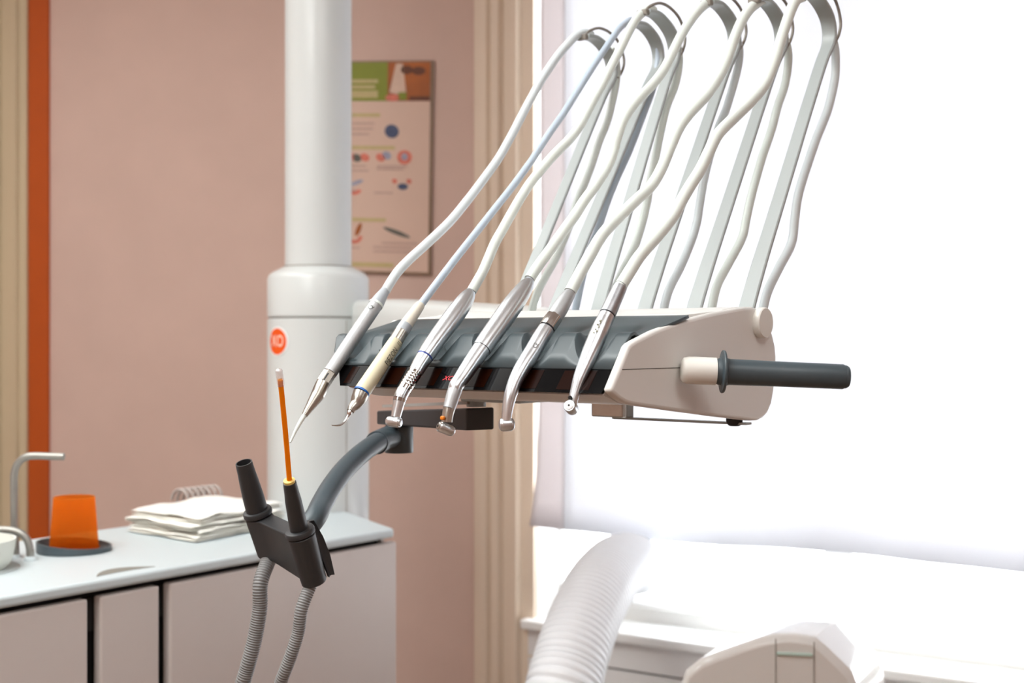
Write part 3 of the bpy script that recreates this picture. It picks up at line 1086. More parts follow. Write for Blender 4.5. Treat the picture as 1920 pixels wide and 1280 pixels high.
def head_cyl(c, axis, r, l0, l1, parent, m_='steel', face='button_white', name='head'):
    mb = MB()
    lathe(mb, c, [(r * .55, -l0), (r * .85, -l0 + .0012), (r, -l0 + .0035), (r, l1 - .002), (r * .93, l1 - .0006), (r * .86, l1)], axis=axis, seg=28)
    h = build(mb, name, m_, parent, smooth=40)
    axis = Vector(axis).normalized()
    mb = MB(); lathe(mb, c + axis * (l1 - .0004), [(r * .74, 0), (r * .72, .001), (r * .6, .0013)], axis=axis, seg=24)
    build(mb, 'push_button', face, h, smooth=40)
    return h


def surf_text(s, size, pts, r, f0, parent, m_, phi_dir, flip=-1, sx=1.0, taper=0.0):
    """lettering wrapped on a handpiece: f0 = start fraction point, runs along the axis"""
    ax = (pts[1] - pts[0]).normalized()
    d = Vector(phi_dir); d = (d - ax * d.dot(ax)).normalized()
    e = ax.cross(d)
    vs, fs = text_geo(s, size)
    mb = MB(); out = []
    for v in vs:
        ph = flip * v.y / r
        out.append(f0 + ax * v.x * sx + (r + .0006 + taper * v.x * sx) * (d * math.cos(ph) + e * math.sin(ph)))
    mb.add(out, fs)
    return build(mb, 'lettering', m_, parent, smooth=0)


GRP = None
# 1 three-way syringe with slim nozzle
a = HA[0]
t = thing('air_water_syringe', 'slim white-metal syringe handpiece with long grey nozzle beside the column', 'handpiece', PA(545, 829, a)[0])
hp_hose(0, [(1109, 66), (1100, 62), (1090, 62.5), (1079, 68), (1066, 81), (1047, 103), (1030, 127), (1013, 153), (997, 182), (983, 208), (965, 243), (947, 276), (932, 301), (900, 345), (873, 380), (842, 417), (800, 457), (767, 487), (747, 508), (733, 528), (723, 545)], .0053, 'hose_cool', t)
hp_part([(724, 541.5, 15.5), (720, 548, 18), (712, 560, 23), (706.5, 569, 26)], a, 'tail_cone', 'grey_ring', t)
hp_part([(706.2, 569, 26.8), (704, 572.5, 27.2)], a, 'collar', 'hose_white', t, per=1)
body = hp_part([(704, 572.5, 25.5), (690, 593, 26), (660, 637, 26), (640, 667, 26), (618.5, 699.2, 26)], a, 'body', 'satin', t)
hp_part([(618.5, 699, 25), (606.5, 717.5, 26)], a, 'hex_nut', 'warm_steel', t, per=1, seg=6)
m = MB(); sn = PA(611.5, 709.5, a)[0] + Vector((0, -.0062, .0012)); sa = (PA(618.5, 699, a)[0] - PA(606.5, 717.5, a)[0])
box(m, sn, sa * .46, Vector((.0011, 0, 0)), Vector((0, .0012, 0))); build(m, 'nut_slot', 'rubber', t, smooth=0)
hp_part([(606.5, 717, 25.5), (601, 729, 26), (595.5, 741, 25)], a, 'front_cone', 'warm_steel', t)
hp_part([(595.5, 741, 25.5), (583, 760, 18), (571, 778.5, 11)], a, 'nose', 'warm_steel', t)
hp_part([(571, 778, 9.2), (562, 793, 8), (553, 810, 6), (544.3, 829, 3.6)], a, 'nozzle', 'hose_white', t)
pts, rr = hp_path([(706, 569, 26), (618, 699, 26)], a, 1)
surf_text('Q', .0075, [pts[1], pts[0]], rr[0], PA(696, 584, a)[0], body, 'ink', (-.10, -1, .35))

# 2 piezo scaler
a = HA[1]
t = thing('piezo_scaler', 'cream scaler handpiece with blue ring, black lettering and hooked steel tip', 'handpiece', PA(622, 797, a)[0])
hp_hose(1, [(1196, 42), (1183, 38), (1172, 44), (1160, 55), (1147, 73), (1130, 98), (1113, 123), (1097, 148), (1080, 175), (1060, 207), (1047, 226), (1030, 250), (1010, 280), (998, 299), (985, 317), (960, 351), (925, 395), (892, 437), (858, 480), (835, 510), (810, 543), (789, 571)], .0042, 'hose_blue', t)
hp_part([(788.5, 570, 16.5), (786, 574, 19), (776, 588, 21), (769, 598, 22.5), (761, 609.5, 24.5)], a, 'tail', 'ivory_tail', t)
hp_part([(761, 609.5, 25), (753, 622, 26)], a, 'tail_ring', 'grey_ring', t, per=1)
hp_part([(753, 622, 26.2), (742.5, 639.5, 26.2)], a, 'coupling', 'warm_steel', t, per=1)
hnd = hp_part([(742, 640, 26.2), (725, 666, 28.5), (705, 696, 30), (679, 734, 30.5)], a, 'handle', 'cream_handle', t)
hp_part([(679, 734, 30.8), (677.3, 736.6, 30.6)], a, 'blue_ring', 'blue_ring', t, per=1)
hp_part([(677.3, 736.6, 29.8), (672, 748, 27.5), (667, 757, 22), (661, 764, 17), (657, 770.5, 14)], a, 'front_cone', 'warm_steel', t)
hp_part([(657.5, 769, 9.5), (655, 774, 9), (653.5, 778, 6.5), (651.5, 781.5, 5)], a, 'tip_nut', 'bright_steel', t)
hp_part([(652, 780.5, 4.6), (648.5, 787, 4.2), (644, 792.5, 4), (638, 796.3, 3.6), (630, 797.3, 2.8), (622, 797, 1.6)], a, 'tip', 'bright_steel', t)
pts, rr = hp_path([(678, 735, 29), (742, 640, 29)], a, 1)
surf_text('PIEZON', .0078, pts, rr[0], PA(723.5, 668.5, a)[0], hnd, 'ink', (.62, -.76, -.12), sx=.80, taper=-.03)
surf_text('II', .0078, pts, rr[0] * .97, PA(739, 645, a)[0], hnd, 'pale_ink', (.62, -.76, -.12))

# 3 contra-angle with knurled neck
a = HA[2]
t = thing('contra_angle_handpiece', 'silver angled handpiece with knurled neck and dark blue line', 'handpiece', PA(738, 800, a)[0])
hp_hose(2, [(1226, 20), (1218, 17.5), (1209, 21), (1198, 30), (1187, 45), (1175, 67), (1163, 92), (1152, 113), (1140, 137), (1127, 163), (1113, 187), (1101, 210), (1087, 236), (1067, 262), (1040, 289), (1013, 320), (993, 345), (973, 376), (958, 402), (943, 429), (927, 458), (907, 505), (895, 527), (884, 546)], .0053, 'hose_white', t)
hp_part([(884, 544.5, 15), (882.3, 547, 18)], a, 'tail_ring', 'grey_ring', t, per=1)
hp_part([(882.5, 546.5, 18), (880, 551, 23), (875, 559, 29), (866, 572, 33.5), (850, 594, 36), (834, 616, 36), (812, 646, 34), (797, 668, 31.5)], a, 'motor', 'steel', t)
hp_part([(797, 668, 31), (795.5, 670.3, 31)], a, 'colour_line', 'navy_line', t, per=1)
hp_part([(795.5, 670.3, 30.5), (788, 682, 29), (779, 698, 26.5)], a, 'adapter', 'steel', t)
nr = 40


def knurl(i, th):
    return 1 + (.03 if (math.sin(th * 11 + (i // 4 % 2) * math.pi) > .1 and i % 4 < 3 and 6 < i < 46) else 0)


hp_part([(779, 698, 25.5), (772, 708.5, 25.5), (765, 719, 24.8), (757, 731.5, 24.3)], a, 'knurled_neck', 'bright_steel', t, per=18, fn=knurl, seg=66)
hp_part([(757, 731.5, 24.5), (752.5, 740, 24.5), (750, 747, 24)], a, 'bend', 'steel', t)


def ribs(i, th):
    return 1 + .03 * (1 if i % 6 < 3 else 0) * (1 if math.sin(th * 9) > -.2 else 0)


hp_part([(750, 747, 23.4), (748.5, 752.5, 23)], a, 'grip_ribs', 'bright_steel', t, per=24, fn=ribs, seg=54)
hp_part([(748.5, 752.5, 22.2), (745, 768, 19.8), (741.5, 783, 17.8)], a, 'neck', 'steel', t)
c, d = PA(739, 790.5, a)
head_cyl(c, (.90, -.42, -.08), .0052, .0082, .0066, t, face='steel')

# 4 contra-angle with orange dot
a = HA[3]
t = thing('contra_angle_handpiece', 'longest silver angled handpiece with orange dot above its head', 'handpiece', PA(835, 815, a)[0])
hp_hose(3, [(1342, -3), (1330, 3), (1314, 15), (1297, 35), (1279, 63), (1262, 97), (1245, 130), (1222, 160), (1193, 190), (1171, 221), (1157, 257), (1150, 285), (1138, 314), (1117, 347), (1094, 378), (1079, 402), (1060, 428), (1035, 463), (1010, 497), (993, 523)], .0056, 'hose_white', t)
hp_part([(994, 524, 17.5), (992.3, 527.3, 19.5)], a, 'tail_ring', 'grey_ring', t, per=1)
hp_part([(992.5, 527, 19.5), (989, 533, 25), (982, 543, 31), (970, 560, 36), (953, 583, 38.5), (930, 616, 38.5), (912, 641, 37), (903, 654, 35.5)], a, 'motor', 'steel', t)
hp_part([(903.4, 653.4, 35.2), (902.4, 654.8, 35)], a, 'joint_line', 'rubber', t, per=1)
hp_part([(903, 654, 34), (893, 668, 32.5), (880, 687, 31), (866, 708, 28.5), (856, 722, 27), (853, 731, 26)], a, 'adapter', 'steel', t)
hp_part([(853, 731, 26), (849, 742, 25.2), (845, 756, 23.8), (842, 766, 22.6)], a, 'angled_neck', 'satin', t)
nk = hp_part([(842, 766, 22.2), (840, 775, 21), (838.5, 784, 20.2), (838, 791, 20)], a, 'light_window', 'warm_steel', t)
p, d = PA(829.5, 783, a)
m = MB(); lathe(m, p + Vector((0, -.002, 0)), [(.0020, -.002), (.0021, .0006), (.0013, .0012)], axis=(-.55, -.8, .1), seg=16); build(m, 'orange_dot', 'orange_dot', nk, smooth=40)
p, d = PA(848, 774, a)
m = MB(); lathe(m, p + Vector((0, -.0026, 0)), [(.0014, -.001), (.0014, .0006), (.0008, .0009)], axis=(.5, -.8, .1), seg=12); build(m, 'red_dot', 'red_dot', nk, smooth=40)
c, d = PA(836, 804, a)
h4 = head_cyl(c, (-.82, -.42, .36), .0050, .0088, .0078, t, face='warm_steel')
axh = Vector((-.82, -.42, .36)).normalized()
m = MB(); lathe(m, c + axh * .0086, [(.0012, 0), (.0010, .0005)], axis=axh, seg=12); build(m, 'button_hole', 'hole', h4, smooth=0)

# 5 turbine with bright coupling ring
a = HA[4]
t = thing('turbine_handpiece', 'curved silver turbine handpiece with shiny fluted coupling ring', 'handpiece', PA(951, 808, a)[0])
hp_hose(4, [(1434, -3), (1420, 5), (1405, 18), (1391, 39), (1377, 72), (1365, 106), (1350, 140), (1325, 178), (1296, 209), (1274, 238), (1257, 275), (1240, 316), (1221, 348), (1194, 374), (1163, 404), (1130, 439), (1107, 477), (1087, 513), (1069, 547)], .0060, 'hose_white', t)
hp_part([(1071, 544.5, 18.5), (1068, 550, 22), (1060, 562, 26.5), (1050, 578, 30), (1039, 595, 30.5)], a, 'coupling_sleeve', 'satin', t)


def flute(i, th):
    return 1 + .035 * (1 if math.sin(th * 8) > 0 else 0)


hp_part([(1039, 595, 30), (1032, 605, 31), (1025.5, 615, 30.5)], a, 'coupling_ring', 'bright_steel', t, fn=flute, seg=64)
hp_part([(1025.5, 615, 29), (1024, 617.5, 29)], a, 'joint_line', 'rubber', t, per=1)
bdy = hp_part([(1024, 617.5, 30.5), (1013, 635, 31.5), (998, 660.5, 31.5), (985, 680, 30), (975, 697, 28.5), (965.5, 716, 26), (957, 741, 23.5), (952.5, 762, 20.5), (950, 781, 18.5), (949.5, 788, 18.5)], a, 'body', 'steel', t)
pts, rr = hp_path([(985, 680, 31), (1013, 635, 31)], a, 1)
surf_text('CE', .0052, pts, rr[0], PA(1001, 656, a)[0], bdy, 'ink', (-.05, -1, .1))
c, d = PA(951, 795.5, a)
head_cyl(c, (-.98, -.18, -.04), .0062, .0066, .0064, t, face='steel')

# 6 turbine with worn grey sleeve
a = HA[5]
t = thing('turbine_handpiece', 'short silver turbine handpiece with worn grey sleeve beside the end panel', 'handpiece', PA(1072, 778, a)[0])
hp_hose(5, [(1505, -6), (1494, -1), (1486, 12), (1479, 30), (1465, 72), (1453, 113), (1434, 158), (1408, 190), (1374, 223), (1346, 252), (1329, 285), (1313, 318), (1296, 345), (1280, 372), (1260, 408), (1231, 444), (1200, 479), (1178, 513), (1162, 539)], .0060, 'hose_white', t)
hp_part([(1162.5, 537.5, 24), (1161.5, 540, 26.5), (1151, 563, 28.5), (1139, 589, 30)], a, 'grip_sleeve', 'worn_steel', t)
hp_part([(1139, 589, 28), (1138, 591.5, 28)], a, 'joint_line', 'rubber', t, per=1)
hp_part([(1138, 591.5, 29.5), (1134, 599.5, 29.5)], a, 'ring', 'steel', t, per=1)
bdy = hp_part([(1134, 599.5, 30.5), (1127, 615, 32.5), (1116.5, 640, 33.5), (1108, 659, 32), (1098, 682, 28.5), (1087, 708, 24), (1080, 730, 20), (1075, 748, 18), (1073, 758, 18)], a, 'body', 'steel', t)
pts, rr = hp_path([(1116, 640, 32), (1134, 599, 32)], a, 1)
axm = (pts[1] - pts[0]).normalized(); dm = Vector((-.35, -.9, .1)); dm = (dm - axm * dm.dot(axm)).normalized(); em = axm.cross(dm)
m = MB()
for k, (dx, dy, w_) in enumerate(((-.007, -.0012, .0007), (-.005, .0012, .0009), (-.003, -.001, .0006), (0, .0011, .0008), (.0022, -.0009, .0010), (.0045, .0010, .0007), (.0068, 0, .0011))):
    box(m, PA(1123, 621, a)[0] + axm * dx + em * dy + dm * (rr[0] * .965), axm * .0008, em * w_, dm * .0003)
build(m, 'worn_marking', 'pale_ink', bdy, smooth=0)
c, d = PA(1071, 764, a)
hh = head_cyl(c, (-.34, -.86, .36), .0056, .0075, .0060, t)
axh = Vector((-.34, -.86, .36)).normalized()
m = MB(); lathe(m, c + axh * .0066, [(.0010, 0), (.0009, .0006)], axis=axh, seg=12); build(m, 'button_hole', 'hole', hh, smooth=0)
p, d = PA(1070.5, 745, a)
m = MB(); lathe(m, p + Vector((-.001, -.0034, 0)), [(.0019, -.001), (.0018, .0004)], axis=(-.4, -.9, .1), seg=14); build(m, 'light_port', 'hole', bdy, smooth=0)

# ================================================================== SUCTION HOLDER
cL, cR = W(482, 957, 1.36), W(561, 993, 1.292)
vx = (cR - cL); SPC = vx.length; vx.normalize()
n0 = Vector((-.165, -.36, .92)).normalized()
nz = (n0 - vx * n0.dot(vx)).normalized()
ny = nz.cross(vx)                                   # away from the viewer
HM = (cL + cR) / 2


def H(x, y, z):
    return HM + vx * x + ny * y + nz * z


sh = thing('suction_holder', 'dark grey suction hose holder on a curved arm below the instrument bridge', 'holder', H(0, 0, -.06))
RL = .0146
h2 = SPC / 2
m = MB()
for x in (-h2, h2):
    pass
# block: two sleeves joined by a web, one outline extruded downwards
outl = []
for k in range(13):
    th = math.pi / 2 + math.pi * k / 12
    outl.append((-h2 + RL * math.cos(th), RL * math.sin(th)))
outl += [(-h2 + RL * 1.05, -RL * .55), (h2 - RL * 1.05, -RL * .55)]
for k in range(13):
    th = -math.pi / 2 + math.pi * k / 12
    outl.append((h2 + RL * math.cos(th), RL * math.sin(th)))
outl += [(h2 - RL * 1.05, RL * .72), (-h2 + RL * 1.05, RL * .72)]
def bot(x):
    return -.0555 + (-.0040) * (x / h2)
top = [H(x, y, -.006) for x, y in outl]
low = [H(x * .97, y * .93, bot(x)) for x, y in outl]
loft(m, [low, top], True)
blk = build(m, 'holder_block', 'holder_grey', sh, smooth=35, bevel=.0012)
for x in (-h2, h2):
    m = MB(); lathe(m, H(x, 0, -.0055), [(RL * .9, 0), (RL * 1.05, .001), (RL * 1.07, .004), (RL * 1.0, .0062), (RL * .85, .0068)], axis=nz, seg=32)
    build(m, 'collar_ring', 'holder_grey', sh, smooth=40)
# clip blade behind the right sleeve
m = MB(); rings = []
for k, (x, y, z, w) in enumerate(((-.008, .017, .000, .004), (-.005, .019, -.020, .006), (-.001, .019, -.040, .006), (.004, .017, -.060, .004))):
    ring = []
    for dy_, dz_ in ((-w, 0), (-w * .3, -.002), (w * .3, -.002), (w, 0), (w, .0028), (w * .3, .001), (-w * .3, .001), (-w, .0028)):
        ring.append(H(h2 + x + dz_ * 1.5, y + dy_ * .8, z))
    rings.append(ring)
loft(m, rings, True)
build(m, 'clip_blade', 'holder_grey', sh, smooth=40)
# curved arm, elbow, pivot, bar
armp = [tuple(H(h2 * .30, .022, -.018)), tuple(W(592, 968, 1.345)), tuple(W(604, 943, 1.375)), tuple(W(622, 912, 1.41)), tuple(W(648, 878, 1.455)), tuple(W(680, 848, 1.50)), tuple(W(712, 827, 1.545)), tuple(W(735, 822, 1.585))]
pts = cr(armp, 6)
m = MB(); sweep(m, pts, .0118, seg=24); build(m, 'curved_arm', 'dark_grey', sh, smooth=60)
e0, e1 = W(706, 830, 1.54), W(742, 815, 1.60)
m = MB(); sweep(m, cr([tuple(e0), tuple(W(720, 823, 1.57)), tuple(e1)], 6), .0142, seg=24); build(m, 'elbow', 'dark_grey', sh, smooth=40)
pv = W(748, 848, 1.60)
m = MB(); lathe(m, pv, [(.0172, 0), (.0180, .001), (.0180, .0325), (.0165, .034)], seg=32); build(m, 'pivot', 'dark_grey', sh, smooth=40)
bR, bL = W(901, 785, 1.42), W(730, 782, 1.61)
bdv = (bR - bL).normalized()
bs_ = Vector((bdv.y, -bdv.x, 0))
m = MB()
loft(m, [[bL - bdv * .008 + bs_ * s * .014 + UP * z for s, z in ((-1, -.0085), (1, -.0085), (1, .0085), (-1, .0085))],
         [bR + bs_ * s * .018 + UP * z for s, z in ((-1, -.0124), (1, -.0124), (1, .0124), (-1, .0124))]], True)
build(m, 'pivot_bar', 'holder_grey', sh, smooth=0, bevel=.002)
m = MB()
loft(m, [[q + bs_ * s_ * .010 + UP * z for s_, z in ((-1, z0), (1, z0), (1, z0 + .0035), (-1, z0 + .0035))] for q, z0 in ((bL, .0125), (bR - bdv * .012, .0165))], True)
build(m, 'mounting_plate', 'plate_grey', sh, smooth=0)
m = MB(); lathe(m, W(893, 762, 1.435), [(.011, 0), (.011, .016)], seg=20); build(m, 'bar_post', 'arm_grey', sh, smooth=40)


def ribbed(path, r, pitch, amp, name, m_, parent, seg=18, per=4):
    pts = cr([tuple(p) for p in path], 24)
    P = [Vector(p) for p in pts]
    L = [0]
    for i in range(1, len(P)):
        L.append(L[-1] + (P[i] - P[i - 1]).length)
    tot = L[-1]
    n = int(tot / pitch) * per
    Q, j = [], 0
    for k in range(n + 1):
        s = tot * k / n
        while j < len(P) - 2 and L[j + 1] < s: j += 1
        f = (s - L[j]) / max(1e-9, L[j + 1] - L[j])
        Q.append(P[j].lerp(P[j + 1], f))
    rad = [r * (1 + amp * (1 if k % per < per - 2 else -1)) for k in range(n + 1)]
    mb = MB(); sweep(mb, Q, rad, seg=seg)
    return build(mb, name, m_, parent, smooth=75)


# wide suction handpiece in the left sleeve
st = thing('suction_handpiece', 'wide dark grey suction nozzle, open and empty, with ribbed grey hose', 'suction tube', H(-h2, 0, 0))
tl = Vector((-.018, .0, 0))
def tip(xc, prof, name, parent, m_='holder_grey', lean=(0, 0)):
    mb = MB()
    ax = (nz + vx * lean[0] + ny * lean[1]).normalized()
    lathe(mb, H(xc, 0, 0), prof, axis=ax, seg=32)
    return build(mb, name, m_, parent, smooth=40), ax
o_, ax1 = tip(-h2, [(.0116, -.002), (.0116, .002), (.0112, .018), (.0102, .036), (.0095, .044), (.0088, .0575), (.0077, .0575), (.0072, .046), (.0072, .03)], 'nozzle', st, lean=(.05, 0))
m = MB(); lathe(m, H(-h2, 0, 0), [(.0072, .038), (.0005, .0382)], axis=ax1, seg=24); build(m, 'nozzle_bore', 'hole', st, smooth=0)
q0 = H(-h2 * .93, 0, -.0515)
ribbed([q0, W(489, 1090, 1.352), W(487, 1140, 1.35), W(478, 1195, 1.35), W(464, 1250, 1.35), W(448, 1310, 1.36), W(430, 1420, 1.42), W(400, 1560, 1.55), W(330, 1640, 1.75), (-.52, 1.9, .45)], .0078, .0026, .05, 'hose', 'ribbed_grey', st)
# saliva ejector in the right sleeve
sj = thing('saliva_ejector', 'narrow dark grey suction nozzle holding the orange straw, with thin ribbed hose', 'suction tube', H(h2, 0, 0))
o_, ax2 = tip(h2, [(.0092, -.002), (.0092, .003), (.0090, .015), (.0082, .036), (.0074, .044), (.0066, .0565), (.0050, .0568)], 'nozzle', sj, lean=(.17, 0))
tp = H(h2, 0, 0) + ax2 * .0565
m = MB(); lathe(m, tp, [(.0058, -.001), (.0058, .0026), (.0030, .0030)], axis=ax2, seg=24); build(m, 'yellow_seal', 'straw_yellow', sj, smooth=40)
q1 = H(h2 * .97, 0, -.0575)
ribbed([q1, W(566, 1140, 1.30), W(559, 1185, 1.30), W(545, 1230, 1.30), W(526, 1280, 1.305), W(505, 1350, 1.33), W(470, 1480, 1.42), W(420, 1600, 1.6), (-.50, 1.96, .45)], .0064, .0025, .05, 'hose', 'ribbed_grey', sj)
sw_ = thing('saliva_straw', 'thin orange plastic straw with clear tip stuck in the suction nozzle', 'straw', tp)
dS = tp.y
te = W(525.5, 712, dS - .048)
sp = [tuple(tp.lerp(te, f) + Vector((.0004, 0, 0)) * math.sin(math.pi * f)) for f in (0, .2, .4, .6, .8, 1)]
m = MB(); sweep(m, cr(sp, 6), .0026, seg=16); build(m, 'tube', 'straw_orange', sw_, smooth=60)
sp2 = [tuple(W(526.5, 722, dS - .0455)), tuple(W(525, 710, dS - .0485)), tuple(W(523.5, 699, dS - .0505)), tuple(W(522.5, 691, dS - .052))]
pts = cr(sp2, 5)
m = MB(); sweep(m, pts, [.0036] * (len(pts) - 3) + [.0034, .0028, .0012], seg=16); build(m, 'clear_tip', 'clear_tip', sw_, smooth=60)

# ================================================================== THINGS ON THE WORKTOP
# folded towels
tF, tL, tR = onz(366, 1019, ZW), onz(236, 997, ZW), onz(540, 985, ZW)
ux, uy = (tR - tF), (tL - tF)


def towel(z0, h, ox, oy, sx, sy, rot, seed, label, layers):
    cen = tF + ux * .5 + uy * .5 + ux.normalized() * ox + uy.normalized() * oy
    root = thing('folded_towel', label, 'towel', Vector((cen.x, cen.y, z0)), 'stack of white towels')
    for L in range(layers):
        mb = MB()
        hz = h / layers
        NX, NY = 22, 22
        vs, fs = [], []
        for s in (1, -1):
            for j in range(NY + 1):
                for i in range(NX + 1):
                    u, v = i / NX * 2 - 1, j / NY * 2 - 1
                    # squircle edge
                    e = max(abs(u), abs(v))
                    edge = max(0.0, 1 - max(0, (e - .93) / .07) ** 2) ** .5
                    qx = u * sx / 2 * (1 - .004 * L * (seed % 3))
                    qy = v * sy / 2
                    w1 = noise.noise(Vector((u * 1.6 + seed * 7, v * 1.6, z0 * 40 + L * 2)))
                    w2 = noise.noise(Vector((u * 4 + seed * 3, v * 4, L * 5)))
                    wav = .0042 * w1 + .0014 * w2 + .0015 * math.sin(u * 5 + seed + L)
                    p = cen + (ux.normalized() * math.cos(rot) + uy.normalized() * math.sin(rot)) * (qx + .004 * w1) + (uy.normalized() * math.cos(rot) - ux.normalized() * math.sin(rot)) * (qy + .004 * w2)
                    lim = .25 + .75 * min(1, (z0 - ZW) / .02 + L * .5)
                    z = z0 + hz * (L + .5) + s * hz * .5 * edge * .96 + wav * lim * (.5 if s < 0 else 1)
                    vs.append(Vector((p.x, p.y, max(z, ZW + .0008))))
        nn = (NX + 1) * (NY + 1)
        for s in range(2):
            for j in range(NY):
                for i in range(NX):
                    a_ = s * nn + j * (NX + 1) + i
                    fs.append((a_, a_ + 1, a_ + NX + 2, a_ + NX + 1))
        mb.add(vs, fs)
        build(mb, 'fold', 'towel', root, smooth=80)


lx_, ly_ = ux.length, uy.length
towel(ZW + .0005, .0105, 0, 0, lx_, ly_, 0.0, 1, 'white folded towel at the bottom of the stack on the worktop', 2)
towel(ZW + .0112, .0090, .004, .003, lx_ * .97, ly_ * 1.0, .03, 2, 'white folded towel second from the bottom of the stack', 2)
towel(ZW + .0205, .0090, .002, .008, lx_ * .98, ly_ * 1.01, -.02, 3, 'white folded towel second from the top of the stack', 2)
towel(ZW + .0300, .0125, .012, .012, lx_ * .95, ly_ * .95, .05, 4, 'white folded towel lying on top of the stack', 2)
# coiled cord behind the towels
c0, c1 = onz(338, 962, ZW) , onz(415, 952, ZW)
c0 = W(335, 940, c0.y); c1 = W(408, 930, c1.y)
path = []
NT = 7
dirc = (c1 - c0)
base_z = ZW + .026
for k in range(NT * 16 + 1):
    f = k / (NT * 16)
    th = 2 * math.pi * k / 16
    p = c0 + dirc * f
    pv_ = Vector((-dirc.y, dirc.x, 0)).normalized()
    path.append(Vector((p.x, p.y, base_z)) + pv_ * .022 * math.cos(th) + UP * .0225 * math.sin(th))
m = MB(); sweep(m, path, .0032, seg=8)
tag(build(m, 'coiled_cord', 'coil', smooth=60), 'light grey coiled cord lying behind the towel stack', 'cord')

# cup and its dish
cc_ = onz(139, 1033, ZW)
dish = thing('cup_dish', 'dark grey oval cup dish with slanted rim on the worktop', 'dish', Vector((cc_.x, cc_.y, ZW)))
m = MB(); N = 40
dr = .0605
def rimz(th):
    x = math.cos(th)
    return ZW + .0165 - .0105 * (x * .5 + .5) + .002
def dpt(r, th, z):
    return Vector((cc_.x + r * math.cos(th), cc_.y + r * .95 * math.sin(th), z))
ths = [2 * math.pi * k / N for k in range(N)]
rings = [[dpt(dr * .97, th, ZW + .0004) for th in ths], [dpt(dr, th, ZW + .002) for th in ths], [dpt(dr, th, rimz(th)) for th in ths], [dpt(dr - .003, th, rimz(th) + .0005) for th in ths], [dpt(dr - .006, th, ZW + .004) for th in ths], [dpt(.002, th, ZW + .004) for th in ths]]
loft(m, rings, True)
build(m, 'dish_body', 'dark_grey', dish, smooth=40)
cup = thing('plastic_cup', 'orange translucent ribbed plastic cup standing upside down in its dish', 'cup', Vector((cc_.x, cc_.y, ZW + .005)))
m = MB()
hC = .0855
prof = []
for k in range(49):
    f = k / 48
    r = .0395 - .0062 * f + (.00035 * math.cos(k * math.pi / 1.0) if .05 < f < .8 else 0)
    prof.append((r, .0055 + hC * f))
inner = [(r - .0011, h) for r, h in reversed(prof[:-1])]
prof2 = prof + [(.0318, .0055 + hC + .0006), (.002, .0055 + hC - .002), (.002, .0055 + hC - .003), (.0312, .0055 + hC - .0012)] + inner
lathe(m, Vector((cc_.x, cc_.y, ZW)), prof2, seg=48, cap=False)
build(m, 'cup_wall', 'cup_orange', cup, smooth=60)
m = MB(); lathe(m, Vector((cc_.x, cc_.y, ZW)), [(.0396, .0046), (.0412, .0052), (.0412, .0072), (.0396, .0078)], seg=48)
build(m, 'rim', 'cup_orange', cup, smooth=50)

# cup filler and bowl rinse spouts
f1 = onz(28, 1044, ZW)
dsp = f1.y
spt = thing('cup_filler', 'tall bent grey metal spout reaching over towards the orange cup', 'spout', f1)
pp_ = [tuple(W(30, 1044, dsp)), tuple(W(27, 980, dsp)), tuple(W(26, 910, dsp)), tuple(W(27, 885, dsp)), tuple(W(34, 868, dsp)), tuple(W(47, 857, dsp)), tuple(W(64, 854.5, dsp)), tuple(W(90, 855, dsp)), tuple(W(120, 856, dsp))]
m = MB(); sweep(m, cr(pp_, 6), .0060, seg=20); build(m, 'pipe', 'spout_steel', spt, smooth=60)
m = MB(); lathe(m, W(30, 1049, dsp), [(.0115, -.004), (.0115, .004), (.0085, .008), (.0065, .009)], seg=28); build(m, 'base_ring', 'worktop', spt, smooth=40)
f2 = onz(57, 1050, ZW)
dsq = f2.y
sp3 = thing('bowl_rinse_spout', 'low curved grey metal spout over the rinse bowl', 'spout', f2)
pp_ = [tuple(W(57, 1050, dsq)), tuple(W(56, 1030, dsq)), tuple(W(51, 1012, dsq)), tuple(W(40, 1000, dsq)), tuple(W(22, 994, dsq)), tuple(W(-5, 992.5, dsq)), tuple(W(-34, 994, dsq)), tuple(W(-48, 1001, dsq))]
m = MB(); sweep(m, cr(pp_, 6), .0060, seg=20); build(m, 'pipe', 'spout_steel', sp3, smooth=60)
m = MB(); lathe(m, W(57, 1053, dsq), [(.0115, -.003), (.0115, .004), (.0085, .008), (.0065, .009)], seg=28); build(m, 'base_ring', 'worktop', sp3, smooth=40)
bc = onz(-74, 1068, ZW)
bw = thing('rinse_bowl', 'frosted pale rinse bowl set in the worktop', 'bowl', Vector((bc.x, bc.y, ZW)))
m = MB(); lathe(m, Vector((bc.x, bc.y, ZW)), [(.066, .001), (.074, .012), (.078, .030), (.080, .046), (.077, .046), (.075, .030), (.070, .014), (.05, .007), (.004, .005)], seg=48)
build(m, 'bowl_shell', 'frosted', bw, smooth=50)
m = MB(); lathe(m, Vector((bc.x, bc.y, ZW)), [(.086, .0003), (.086, .0012), (.078, .0016), (.060, .0012)], seg=48); build(m, 'seat_ring', 'arm_grey', bw, smooth=50)

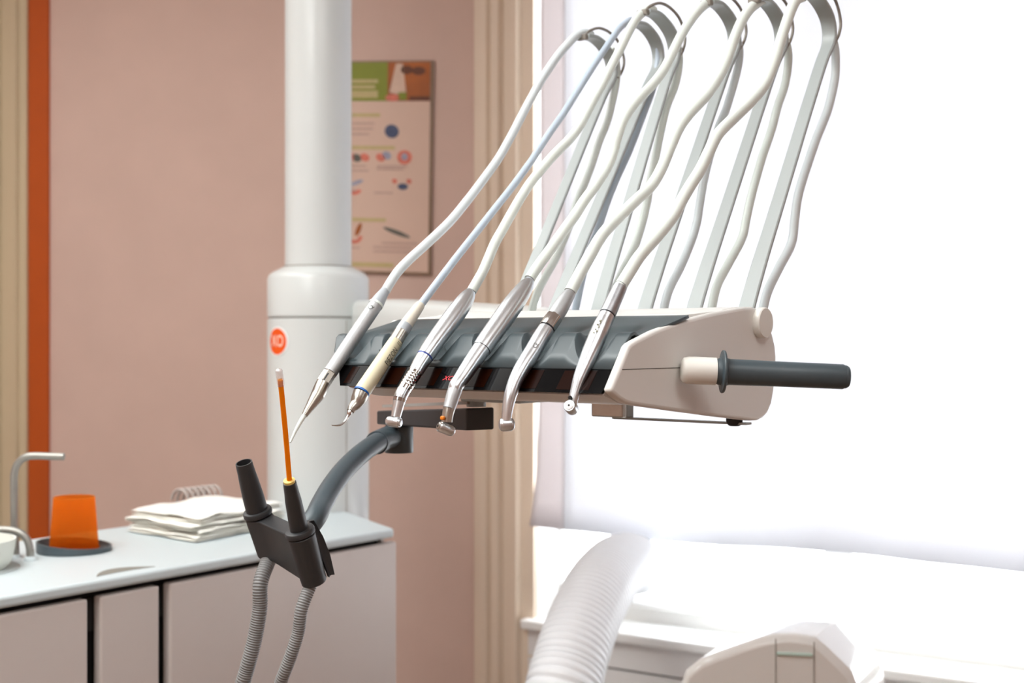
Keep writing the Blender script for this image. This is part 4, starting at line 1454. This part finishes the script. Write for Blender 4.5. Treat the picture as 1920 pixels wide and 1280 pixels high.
# ================================================================== PORTABLE AIR CONDITIONER AND HOSE
dF = 2.22
front = [(1262, 1330), (1275, 1284), (1286, 1256), (1312, 1235), (1345, 1221), (1385, 1207), (1425, 1193), (1453, 1187), (1490, 1187), (1529, 1193), (1552, 1213), (1576, 1236), (1598, 1258), (1608, 1285), (1615, 1330)]
acb = [W(px, py, dF) for px, py in front]
acb = [Vector((acb[0].x - .01, dF, 0.02))] + acb + [Vector((acb[-1].x + .012, dF, 0.02))]
dv = Vector((.052, .10, 0))
ac = thing('air_conditioner', 'glossy white portable air conditioner with faceted rounded top below the window', 'air conditioner', Vector((.45, dF + .1, 0)))
m = MB()
cenx = sum(p.x for p in acb) / len(acb)
def ring_ac(off, sc, dz):
    out = []
    for p in acb:
        z = p.z if p.z < .1 else .6 + (p.z - .6) * sc + dz if p.z > .6 else p.z
        out.append(Vector((cenx + (p.x - cenx) * sc, p.y, z)) + off)
    return out
loft(m, [ring_ac(-dv * .10, .95, -.006), ring_ac(Vector((0, 0, 0)), 1.0, 0), ring_ac(dv * 1.0, 1.0, .0), ring_ac(dv * 1.9, .97, -.012), ring_ac(dv * 2.6, .9, -.04)], True)
acbody = build(m, 'body', 'ac_white', ac, smooth=25, bevel=.004, seg=3)
m = MB(); slab(m, W(1456, 1229, dF - .014), W(1524, 1232, dF - .014) - W(1456, 1229, dF - .014), UP * .0065, (0, .004, 0)); build(m, 'highlight_bar', 'ac_highlight', ac, smooth=0, bevel=.002)  # highlight across the front, modelled as a pale bar
for px in (1454, 1526):
    p0 = W(px, 1192 if px < 1500 else 1198, dF - .0118)
    m = MB(); slab(m, p0 - UP * .35, UP * .345, (.0012, 0, 0), (0, .002, 0)); build(m, 'panel_seam', 'strap', ac, smooth=0)
hp_ = [(.60, 2.74, .34), (.48, 2.86, .25), (.30, 2.86, .22), (.15, 2.74, .27), (.095, 2.60, .39), tuple(W(1048, 1330, 2.52)), tuple(W(1066, 1250, 2.56)), tuple(W(1090, 1175, 2.64)), tuple(W(1120, 1110, 2.76)), tuple(W(1152, 1068, 2.94)), tuple(W(1178, 1056, 3.12)), tuple(W(1192, 1060, 3.32)), tuple(W(1200, 1060, 3.50))]
hz_ = thing('exhaust_hose', 'thick white ribbed exhaust hose rising to the open window', 'hose', (.13, 2.6, .12))
ribbed([Vector(p) for p in hp_], .0720, .0135, .042, 'hose_wall', 'ac_hose', hz_, seg=40, per=6)
